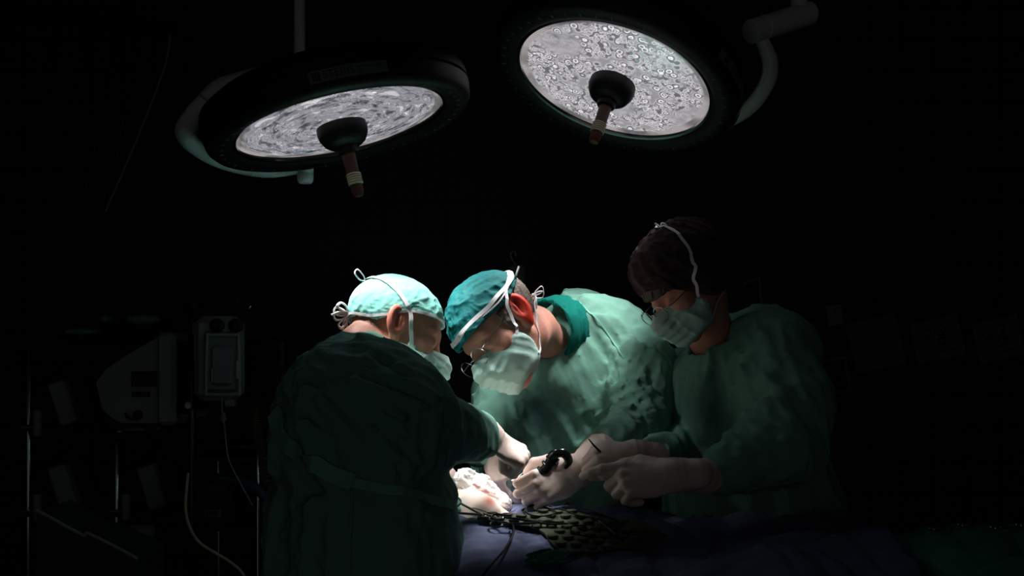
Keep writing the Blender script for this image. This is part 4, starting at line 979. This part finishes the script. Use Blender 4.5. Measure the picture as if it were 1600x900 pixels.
# cables and thin instruments lying on the mat
def on_mat(px, py, lift=.008):
    return drape_hit(px, py) + np.array([0, 0, .012 + lift])
pts = [W(815, 798, 2.20), W(830, 790, 2.2), W(848, 792, 2.2), on_mat(868, 806), on_mat(850, 812), on_mat(826, 809), on_mat(822, 800), W(832, 790, 2.24), W(856, 790, 2.24), W(872, 797, 2.24), W(884, 786, 2.26), W(890, 790, 2.26), W(896, 799, 2.25), on_mat(925, 806), on_mat(960, 818), on_mat(1010, 834)]
o = MB().tube(pts, .0022, 8, 8).build('cable', M['black']); tag(o, 'thin black cable looping above the far edge of the olive mat', 'cable')
pts = [on_mat(875, 800), on_mat(905, 812), on_mat(930, 816), on_mat(918, 826), on_mat(890, 830), on_mat(905, 842), on_mat(935, 846)]
o = MB().tube(pts, .0017, 8, 8).build('cable', M['black']); tag(o, 'black cable snaking across the middle of the olive mat', 'cable')
p0, p1 = on_mat(934, 822, .012), on_mat(962, 841, .006)
t = thing('probe', 'slim shiny steel probe lying on the dim right half of the olive mat', 'instrument', p0)
MB().tube([p0, p0 * .5 + p1 * .5, p1], [.0012, .0022, .0032], 10, 6).build('shaft', M['steel'], t)
MB().tube([p1, p1 + unit(p1 - p0) * .035], [.0045, .0040], 10, 6).build('handle', M['gloss_black'], t)
p0, p1 = W(723, 790, 2.16), on_mat(786, 812, .0)
o = MB().tube([p0, p0 * .5 + p1 * .5 + [0, 0, .004], p1], .0009, 6, 6).build('suture_wire', M['steel']); tag(o, 'fine pale wire running from the skin to the tip of the mat', 'wire')
clamp(on_mat(776, 815, .002), (1, -.08, -.03), (0, -.5, 1), .15, 'dull steel ring-handled clamp lying on the shadowed blue drape below the mat', mt=M['gloss_black'], rr=.010)
c0 = on_mat(856, 871, .000)
o = surface('cloth_scrap', lambda P: ell(P, c0, (.030, .018, .006)) + folds(P, [(None, 0, (1, .3, 0), .06, .012, .008, 71)]), c0 - .06, c0 + .06, .003, M['green_drape'], None)
tag(o, 'small crumpled green cloth lying on the blue drape in front of the mat', 'cloth')
# two lengths of dark tubing hanging over the front of the drape
o = MB().tube([on_mat(800, 820, .003), on_mat(802, 835, .004), on_mat(790, 860, .004), W(765, 885, 1.84), W(745, 915, 1.82)], .0026, 8, 8).build('tubing', M['black']); tag(o, 'dark thin tubing trailing down the shadowed left of the blue drape', 'tube')

# endoscopic stapler handles held in the surgeon's gloves
dv = thing('laparoscope', 'glossy black hooked instrument gripped in a fist above the mat', 'instrument', W(850, 738, 2.20))
MB().tube([W(838, 748, 2.22), W(850, 736, 2.20), W(856, 727, 2.20), W(863, 718, 2.20), W(868, 712, 2.20)], [.010, .0125, .010, .0135, .013], 20, 6).build('shaft', M['gloss_black'], dv)
mb = MB()
for q in (.2, .5, .78):
    pa, pb = W(842, 744, 2.21), W(866, 714, 2.20); mb.lathe(pa + (pb - pa) * q, pb - pa, [(0, .013), (.002, .0155), (.005, .0155), (.007, .013)], 24)
mb.build('collar', M['gloss_black'], dv)
MB().tube([W(860, 722, 2.20), W(863, 713, 2.195), W(870, 708, 2.19), W(880, 708, 2.19), W(887, 715, 2.19), W(889, 725, 2.19), W(884, 733, 2.19)], [.010, .011, .011, .0105, .010, .009, .006], 16, 8).build('hook', M['gloss_black'], dv)
dv = thing('trocar', 'dark glassy tubular instrument under the fingers of a gloved hand beside the gauze', 'instrument', W(808, 752, 2.27))
MB().tube([W(797, 757, 2.26), W(808, 750, 2.28), W(822, 738, 2.30)], [.012, .013, .011], 18, 6).build('barrel', M['gloss_black'], dv)
MB().tube([W(806, 768, 2.25), W(812, 757, 2.26), W(818, 748, 2.27)], [.015, .012, .010], 18, 6).build('grip', M['gloss_black'], dv)
MB().tube([W(822, 742, 2.30), W(830, 736, 2.30), W(832, 730, 2.30)], [.010, .008, .006], 14, 6).build('tip', M['gloss_black'], dv)
o = MB().tube([W(920, 686, 2.12), W(928, 696, 2.13), W(938, 706, 2.14)], [.0012, .0022, .0026], 10, 4).build('instrument_tip', M['gloss_black']); tag(o, 'slim dark pointed instrument standing up from a shaded gloved fist', 'instrument')
# row of three snap studs on the woman's gown front
for (px, py, lab) in ((1084, 806, 'single'), (1104, 805, 'pair'), (1111, 807, 'pair')):
    q = on_surf(gownC, px, py); g_ = grad(gownC, q[None])[0]
    MB().lathe(q - g_ * .001, g_, [(0, .0045), (.003, .0045), (.0045, .003)], 14).build('snap_stud', M['steel'], gC)

# instrument table with a green drape at the far right
it = thing('instrument_table', 'side table draped in dark green cloth at the lower right', 'table', (1.05, 1.95, 0))
def hz(x, y):
    P = np.stack([x, y, 0 * x], 1); return 1.028 - .03 * np.exp(-((x - .80) / .07) ** 2) + folds(P, [(None, 0, (1, .2, 0), .3, .05, .008, 81), (None, 0, (.2, 1, 0), .2, .09, .006, 82)])
xs = np.linspace(.835, 1.30, 110); rows = []
for s in np.linspace(-.4, 1.5, 150):
    if s < 0: y = np.full_like(xs, 2.20 - .004); z = hz(xs, np.full_like(xs, 2.20)) - .01 + s
    elif s <= 1: y = np.full_like(xs, 2.20 - .40 * s); z = hz(xs, y) - .010 * (np.clip(1 - s / .05, 0, 1) + np.clip(1 - (1 - s) / .05, 0, 1)) ** 2
    else: t = s - 1; y = 1.79 - .02 * t + .014 * np.sin(xs * 40) * min(1, t * 4); z = hz(xs, np.full_like(xs, 1.80)) - .010 - t * 1.3
    rows.append(np.stack([xs, y, z], 1))
G = np.array(rows); mb = MB().grid(G)
for xe, idx in ((.835, 0), (1.30, -1)):
    E_ = [];
    for t in np.linspace(0, 1, 20): col = G[:, idx][32:112:2].copy(); col[:, 0] = xe + (.006 * np.sin(col[:, 1] * 60)) * min(1, t * 4); col[:, 2] -= t * .55; E_.append(col)
    mb.grid(np.array(E_))
o = mb.build('cloth', M['green_drape'], it, angle=80); sol = o.modifiers.new('thickness', 'SOLIDIFY'); sol.thickness = .002; sol.offset = -1
MB().box((1.07, 2.0, .985), (.42, .36, .03), bev=.008).build('table_top', M['steel'], it)
for i in (-1, 1):
    for j in (-1, 1): MB().tube([(1.07 + i * .18, 2.0 + j * .15, .975), (1.07 + i * .18, 2.0 + j * .15, .0)], .014, 12, 2).build('leg', M['steel'], it)
MB().box((1.07, 2.0, .2), (.40, .34, .02), bev=.006).build('shelf', M['steel'], it)
for k, (x, y, lab) in enumerate(((.90, 2.12, 'nearest the right-hand person'), (.965, 2.13, 'second along the far edge of the green table'), (1.03, 2.12, 'in the middle of the green table'), (1.09, 2.13, 'beside the last of the row on the green table'), (1.15, 2.12, 'at the frame-edge end of the green table'))):
    z = hz(np.array([x]), np.array([y]))[0] + .006
    clamp((x, y, z), (.8, .15, 0), (0, 0, 1), .05, 'tiny glinting steel clamp ' + lab, rr=.006, op=.006)['group'] = 'clamps in a row on the green table'

# ---------------------------------------------------------------- equipment in the dark at the left
def cyl(p, q, r, nm, m_, par, seg=20): p = np.asarray(p, float); q = np.asarray(q, float); ln = np.linalg.norm(q - p); return MB().lathe(p, q - p, [(0, r * .9), (.002, r), (ln - .002, r), (ln, r * .9)], seg).build(nm, m_, par)
D = 3.4
def rack(px, py, label):
    q = W(px, 900, 3.6); t = thing('panel_rack', label, 'rack', (q[0], 3.6, 0))
    top = W(px, py, 3.6)[2]; cyl((q[0], 3.6, .03), (q[0], 3.6, top), .014, 'post', M['steel'], t); MB().lathe((q[0], 3.6, 0), (0, 0, 1), [(0, .13), (.02, .13), (.04, .03)], 24).build('base', M['dgrey'], t)
    return t
def rack_unit(t, px, py):
    a_ = W(px + 44, py + 84, 3.52); th = math.radians(-18); R = np.array([[math.cos(th), 0, math.sin(th)], [0, 1, 0], [-math.sin(th), 0, math.cos(th)]])
    pn = MB().box(a_ + [.03, 0, 0], (.062, .06, .155), R, bev=.006).build('panel', M['wgrey'], t); MB().box(a_ + [.095, .03, .01], (.05, .06, .17), R, bev=.006).build('panel', M['dgrey'], t)
    cyl(W(px + 14, py + 136, 3.5), W(px + 14, py + 96, 3.5), .014, 'canister', M['wgrey'], t); MB().box(W(px + 2, py + 122, 3.53), (.05, .03, .006)).build('clip', M['steel'], t, smooth=False)
    MB().tube([W(px + 8, py + 58, 3.55), W(px + 32, py + 48, 3.5), W(px + 68, py + 16, 3.5)], .006, 8, 5).build('bracket', M['black'], t)
    MB().box(W(px + 45, py + 122, 3.6), (.20, .16, .02), bev=.004).build('tray', M['dgrey'], t)
# patient monitor seen from behind on a post
mo = thing('patient_monitor', 'bulky light grey monitor with sloping back and dark rating plate, on a round tray', 'monitor', W(215, 662, D))
V = []; prof = [(150, 598), (165, 578), (190, 560), (215, 545), (245, 528), (272, 524), (276, 560), (272, 655), (262, 661), (190, 661), (178, 655), (160, 640)]
mb = MB(); f_ = [W(x, y, D - .16 if x > 176 else D - .10) for x, y in prof]; b_ = [W(x, y, D) + [0, .28, 0] for x, y in prof]
k = len(prof); mb.add(f_ + b_, [tuple(range(k)), tuple(range(2 * k - 1, k - 1, -1))] + [(i, (i + 1) % k, k + (i + 1) % k, k + i) for i in range(k)]); mb.build('casing', M['wgrey'], mo, angle=30)
mb = MB(); mb.box(W(262, 592, D - .17) + [0, .16, 0], (.062, .36, .30), bev=.012); mb.build('bezel', M['wgrey'], mo)
MB().box(W(278, 590, D - .17) + [0, .16, 0], (.016, .30, .24), bev=.004).build('screen', M['black'], mo)
MB().box(W(225, 592, D - .165), (.082, .006, .050)).build('rating_plate', M['black'], mo, smooth=False)
mb = MB()
for i, w_ in enumerate((3, 1, 2, 4, 1, 3, 1, 2, 2, 1, 5)): mb.box(W(207 + i * 2.6, 616, D - .163), (.0012 * w_, .004, .018))
mb.build('barcode', M['ink'], mo, smooth=False)
mb = MB(); mb.tube([W(196, 646, D - .165), W(200, 653, D - .185), W(212, 655, D - .19), W(220, 648, D - .165)], .004, 10, 6); mb.build('carry_handle', M['dgrey'], mo)
MB().lathe(W(216, 648, D - .16), (0, -1, 0), [(0, .016), (.012, .014)], 20).build('knob', M['dgrey'], mo)
st_ = rack(183, 690, 'steel post rack whose round tray carries the light grey monitor, with one tilted panel'); rack_unit(st_, 183, 676)
q = W(222, 668, D + .06); MB().lathe(q, (0, 0, 1), [(-.012, .02), (-.008, .12), (0, .15), (.010, .152)], 40).build('tray', M['steel'], st_)
# fluid warmer box on its own pole
pole = thing('drip_stand', 'slim dark pole with cross hooks behind the grey monitor', 'stand', W(300, 900, 3.2) * [1, 1, 0])
x_, y_ = W(300, 0, 3.2)[0], 3.2; cyl((x_, y_, .04), (x_, y_, W(0, 470, 3.2)[2]), .012, 'pole', M['gloss_black'], pole)
MB().lathe(W(300, 474, 3.2), (0, 0, -1), [(0, .03), (.02, .032), (.03, .02)], 20).build('cap', M['black'], pole)
MB().tube([W(305, 474, 3.2), W(350, 475, 3.2), W(366, 474, 3.2), W(372, 466, 3.2)], .005, 8, 6).build('hook', M['steel'], pole)
MB().tube([W(366, 476, 3.2), W(375, 488, 3.18), W(388, 483, 3.16), W(392, 478, 3.16)], .004, 8, 6).build('hook', M['steel'], pole)
for a_ in range(5): MB().tube([(x_, y_, .06), (x_ + .28 * math.cos(a_ * 1.2566), y_ + .28 * math.sin(a_ * 1.2566), .03)], [.016, .010], 10, 4).build('foot', M['dgrey'], pole)
MB().lathe(W(297, 633, 3.18), (0, -1, 0), [(0, .010), (.02, .012), (.024, .009)], 18).build('clamp_knob', M['ivory'], pole)
bx = thing('infusion_warmer', 'pale upright infusion box with two dark knobs and a clear door showing a fluid bag', 'medical device', W(343, 620, 3.12))
MB().box(W(343, 560, 3.10), (.142, .10, .262), bev=.022).build('casing', M['wgrey'], bx)
MB().box(W(346, 565, 3.045), (.108, .02, .185), bev=.009).build('inner_panel', M['label'], bx)
MB().box(W(347, 571, 3.036), (.070, .022, .125), bev=.010).build('fluid_bag', M['paper'], bx)
MB().tube([W(331, 576, 3.02), W(331, 596, 3.02)], .004, 8, 4).build('bag_highlight_tube', M['steel'], bx)
MB().box(W(371, 578, 3.03), (.012, .014, .06), bev=.004).build('door_latch', M['wgrey'], bx)
fr_ = MB(); ring = [W(x, y, 3.03) for x, y in ((324, 528), (328, 524), (368, 524), (373, 528), (374, 610), (370, 616), (326, 616), (322, 610))]
fr_.tube(ring, .005, 8, 3, closed=True); fr_.build('door_frame', M['wgrey'], bx)
for px in (340, 369): MB().lathe(W(px, 509, 3.05), (0, -1, 0), [(0, .022), (.012, .022), (.016, .012), (.034, .011), (.036, .008)], 24).build('knob', M['black'], bx)
MB().box(W(360, 630, 3.08), (.03, .03, .02), bev=.003).build('bracket', M['wgrey'], bx)
dr = thing('drip_line', 'thin drip tube with a small white chamber hanging below the infusion box', 'tube', W(346, 626, 3.06))
MB().tube([W(347, 620, 3.06), W(347, 640, 3.05), W(350, 660, 3.04), W(353, 690, 3.04), W(358, 720, 3.04), W(374, 752, 3.02), W(395, 790, 3.0)], .0022, 8, 8).build('tube', M['wgrey'], dr)
MB().lathe(W(349, 647, 3.048), (0, 0, -1), [(-.006, .003), (0, .006), (.012, .010), (.020, .010), (.024, .004)], 16).build('drip_chamber', M['paper'], dr)
o = surface('monitor_screen', lambda P: smax(smax(np.abs(P[:, 0] - W(413, 0, 3.35)[0]) - .07, np.abs(P[:, 2] - W(0, 575, 3.35)[2]) - .10, .02), np.abs(P[:, 1] - 3.38) - .03, .01), W(413, 575, 3.35) - .14, W(413, 575, 3.35) + .14, .008, M['black'], None); tag(o, 'black monitor back behind the infusion box', 'monitor')
# shelf trolley with storage box and hoses
cb = thing('equipment_trolley', 'dark open trolley with thin steel shelves below the infusion box', 'trolley', (W(360, 0, 3.4)[0], 3.45, 0))
xa, xb = W(312, 0, 3.4)[0], W(415, 0, 3.4)[0]
for z in (W(0, 694, 3.4)[2], W(0, 712, 3.4)[2], W(0, 818, 3.4)[2], .3): MB().box(((xa + xb) / 2, 3.46, z), (xb - xa, .34, .012)).build('shelf', M['dgrey'], cb, smooth=False)
for x in (xa, xb):
    for y in (3.30, 3.62): cyl((x, y, .0), (x, y, W(0, 690, 3.4)[2]), .010, 'post', M['steel'], cb, 12)
sb_ = thing('storage_box', 'dark green storage box with a pale barcode label and teal lid clutter, on the trolley', 'box', W(345, 816, 3.4))
MB().box(W(345, 780, 3.40), (.125, .20, .155), bev=.012).build('box_body', mat('dark_green_plastic', srgb(28, 46, 42), .5), sb_)
MB().box(W(341, 778, 3.295), (.098, .004, .045), bev=0).build('label', M['dgrey'], sb_, smooth=False)
lb = MB().box(W(333, 802, 3.293), (.055, .004, .026)).build('barcode_label', M['paper'], sb_, smooth=False)
mb = MB()
for i, w_ in enumerate((2, 1, 3, 1, 1, 2, 3, 1)): mb.box(W(323 + i * 2.4, 802, 3.289), (.0011 * w_, .002, .018))
mb.build('barcode', M['ink'], lb, smooth=False)
MB().tube([W(318, 758, 3.34), W(335, 752, 3.34), W(350, 749, 3.34), W(368, 752, 3.34)], [.012, .02, .02, .01], 12, 6, flat=.5).build('lid', M['scrub'], sb_)
o = MB().tube([W(372, 750, 3.24), W(390, 757, 3.22), W(408, 770, 3.2), W(420, 790, 3.2), W(426, 820, 3.2), W(426, 900, 3.2)], .016, 14, 8).build('suction_hose', mat('blue_hose', srgb(52, 78, 108), .5)); tag(o, 'thick blue hose curving down beside the storage box', 'hose')
c_ = spline([W(398, 636, 3.3), W(402, 680, 3.3), W(410, 720, 3.3), W(417, 770, 3.3), (W(417, 0, 3.3)[0], 3.3, .75)], 60); r_ = .016 + .0035 * np.sin(np.arange(len(c_)) * 1.4)
o = MB().tube(c_, list(r_), 14, raw=True).build('corrugated_hose', mat('beige_hose', srgb(104, 98, 86), .6)); tag(o, 'beige corrugated breathing hose hanging between the trolley and the surgeon', 'hose')
o = MB().tube([W(294, 740, 3.0), W(290, 790, 2.95), W(296, 822, 2.9), W(312, 848, 2.9), W(340, 866, 2.9), W(362, 880, 2.9), W(382, 902, 2.9), W(400, 960, 2.9)], .0045, 10, 8).build('power_cord', M['ivory']); tag(o, 'pale cord drooping from the dark pole towards the floor', 'cord')
# tilted shelf panels, one rack seen three times
t = rack(45, 545, 'rack at the far left with tilted grey panels on two levels'); rack_unit(t, 45, 545); rack_unit(t, 45, 676)
# tub with a raised translucent lid, lower left
tub = thing('equipment_cover', 'translucent grey plastic cover with a sloping upper edge at the lower left', 'cover', W(130, 960, 2.8))
edge = [(57, 799), (75, 808), (130, 838), (140, 836), (205, 869), (214, 876), (215, 960), (55, 960)]
k = len(edge); f_ = [W(x, y, 2.80) for x, y in edge]; b_ = [np.array(p) + [0, .22, .0] for p in f_]
MB().add(f_ + b_, [tuple(range(k)), tuple(range(2 * k - 1, k - 1, -1))] + [(i, (i + 1) % k, k + (i + 1) % k, k + i) for i in range(k)]).build('panel', mat('smoked_plastic', srgb(52, 64, 62), .5), tub, smooth=False)
MB().tube([np.array(p) + [0, -.003, .004] for p in f_[:6]], .005, 8, 4).build('rim', M['wgrey'], tub)
MB().box((W(135, 0, 2.8)[0], 2.91, .35), (.26, .20, .62), bev=.02).build('cabinet', M['dgrey'], tub)
o = surface('plastic_tub', lambda P: smax(rcone(P, W(212, 835, 3.3) - [0, 0, .02], W(212, 835, 3.3) + [0, 0, .0], .055, .062), P[:, 2] - W(0, 824, 3.3)[2], .004), W(212, 835, 3.3) - .1, W(212, 835, 3.3) + .1, .006, M['wgrey'], None); tag(o, 'small rounded grey plastic tub low down behind the sloping cover', 'tub')

# curtain rail with hanging cords, upper left
cr = thing('ceiling_boom', 'black overhead rail with cables dangling from it at the upper left', 'rail', W(130, 38, 3.9))
p0, p1 = W(-30, 18, 3.9), W(272, 46, 3.9)
MB().tube([p0, p1], .028, 4, 2, up=(0, 0, 1)).build('rail', M['black'], cr)
for (x0_, y0_, x1_, y1_) in ((86, 40, 70, 150), (133, 44, 118, 125), (184, 48, 130, 310), (212, 50, 165, 330), (240, 52, 155, 330)):
    MB().tube([W(x0_, y0_, 3.9), W(x0_ - 2, y0_ + 40, 3.9), W((x0_ + x1_) / 2 + 4, (y0_ + y1_) / 2, 3.9), W(x1_, y1_, 3.9)], .009, 8, 6).build('cable', M['black'], cr)
MB().tube([W(266, 54, 3.88), W(256, 108, 3.88), W(215, 215, 3.88), W(165, 330, 3.88)], .004, 8, 6).build('cord', M['wgrey'], cr)
for x in (30, 200): q = W(x, 26 + x * .08, 3.9); cyl(q, (q[0], q[1], H), .02, 'hanger', M['black'], cr)

# ---------------------------------------------------------------- notices and sockets on the back wall at the right
yw = YB - .004
def sheet(px, py, w, h, rot, label, kind):
    c_ = W(px, py, yw); t = thing('notice', label, 'notice', c_); th = math.radians(rot); R = np.array([[math.cos(th), 0, -math.sin(th)], [0, 1, 0], [math.sin(th), 0, math.cos(th)]])
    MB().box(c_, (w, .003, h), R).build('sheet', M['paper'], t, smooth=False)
    mb = MB()
    if kind == 'text':
        for i, ww in enumerate((.10, .13, .15, .0, .12, .06)):
            for j in range(int(ww / .014)): mb.box(c_ + R @ np.array([-.055 + j * .014, -.002, .055 - i * .016]), (.010, .001, .005), R)
    else:
        for (ox, oz, r) in ((-.045, .035, .022), (.018, .04, .024), (.02, -.012, .016)):
            mb.tube([c_ + R @ np.array([ox + r * math.cos(a_), -.003, oz + r * math.sin(a_)]) for a_ in np.linspace(0, 2 * math.pi, 13)[:-1]], .0025, 6, 2, closed=True)
            mb.tube([c_ + R @ np.array([ox, -.003, oz]), c_ + R @ np.array([ox + r * .5, -.003, oz - r * .6])], .003, 6, 2)
        for i in range(3): mb.box(c_ + R @ np.array([.03, -.002, .0 - i * .03]), (.07, .001, .005), R)
    mb.build('print', M['ink'], t, smooth=False); return t
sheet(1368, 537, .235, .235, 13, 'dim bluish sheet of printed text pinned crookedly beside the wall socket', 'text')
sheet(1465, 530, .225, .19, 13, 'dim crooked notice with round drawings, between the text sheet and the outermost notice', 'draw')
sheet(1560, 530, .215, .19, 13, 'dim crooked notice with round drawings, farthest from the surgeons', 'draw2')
t = thing('wall_socket', 'small pale switch plate on the dark wall above the framed panel', 'socket', W(1304, 492, yw)); th = math.radians(10); Rr = np.array([[math.cos(th), 0, -math.sin(th)], [0, 1, 0], [math.sin(th), 0, math.cos(th)]])
MB().box(W(1304, 492, yw), (.072, .012, .095), Rr, bev=.004).build('plate', M['wgrey'], t); MB().lathe(W(1308, 487, yw - .005), (0, -1, 0), [(0, .014), (.01, .014), (.012, .009)], 18).build('switch', M['wgrey'], t)
t = thing('wall_panel', 'small dark panel in a thin pale frame, partly behind the person on the right', 'panel', W(1300, 585, yw))
MB().box(W(1302, 587, yw), (.145, .02, .165), Rr, bev=.004).build('frame', M['label'], t); MB().box(W(1302, 587, yw - .012), (.118, .01, .138), Rr).build('screen', M['black'], t, smooth=False)
for px, lab in ((1370, 'above the text sheet'), (1556, 'above the outermost notice')):
    o = MB().box(W(px, 470, yw), (.022, .02, .045), Rr, bev=.003).build('wall_hook', M['black']); tag(o, 'small black hook on the dark wall ' + lab, 'hook')
t = thing('wall_panel', 'thin grey bracket frame on the wall behind the dark cap', 'frame', W(1178, 460, yw))
MB().tube([W(1160, 445, yw - .01), W(1186, 434, yw - .01), W(1190, 480, yw - .01)], .010, 8, 1).build('frame', M['wgrey'], t)
t = thing('drip_bag', 'dim clear drip bag on a hook behind the deep teal cap', 'bag', W(808, 430, 3.4))
MB().box(W(808, 432, 3.4), (.055, .02, .08), bev=.009).build('bag', M['paper'], t)
MB().tube([W(806, 414, 3.4), W(800, 405, 3.4), W(798, 396, 3.4), W(804, 393, 3.4), W(806, 400, 3.4)], .003, 8, 5).build('hanger', M['wgrey'], t)
q = W(806, 416, 3.46); cyl((q[0], q[1], .03), (q[0], q[1], q[2] + .03), .009, 'pole', M['dgrey'], t)

sh = thing('glint_shelf', 'dark narrow shelf added under the teal reflection strips', 'shelf', W(178, 512, 4.45))  # shelf added to hold the strips that imitate reflections
MB().box(W(178, 526, 4.50), (.52, .19, .012), bev=.002).build('added_board', M['dgrey'], sh)
MB().box(W(215, 511, 4.50), (.24, .19, .010), bev=.002).build('added_board', M['dgrey'], sh)
tealg = mat('pale_teal_glint', srgb(150, 214, 204), .5)  # colour of the added strips that stand in for teal reflections
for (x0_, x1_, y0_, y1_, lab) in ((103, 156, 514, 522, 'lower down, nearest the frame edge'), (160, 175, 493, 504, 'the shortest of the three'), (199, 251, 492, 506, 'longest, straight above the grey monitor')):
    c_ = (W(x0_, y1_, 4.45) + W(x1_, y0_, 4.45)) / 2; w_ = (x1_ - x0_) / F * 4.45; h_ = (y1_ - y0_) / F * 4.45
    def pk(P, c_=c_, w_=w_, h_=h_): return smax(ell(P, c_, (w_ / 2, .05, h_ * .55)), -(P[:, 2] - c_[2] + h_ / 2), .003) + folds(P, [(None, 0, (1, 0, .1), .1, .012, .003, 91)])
    o = surface('teal_glint', pk, c_ - [w_ / 2 + .02, .08, .04], c_ + [w_ / 2 + .02, .08, .04], .004, tealg, None); tag(o, 'small pale teal strip imitating a reflection, ' + lab, 'glint', 'teal reflection strips on the added shelf')
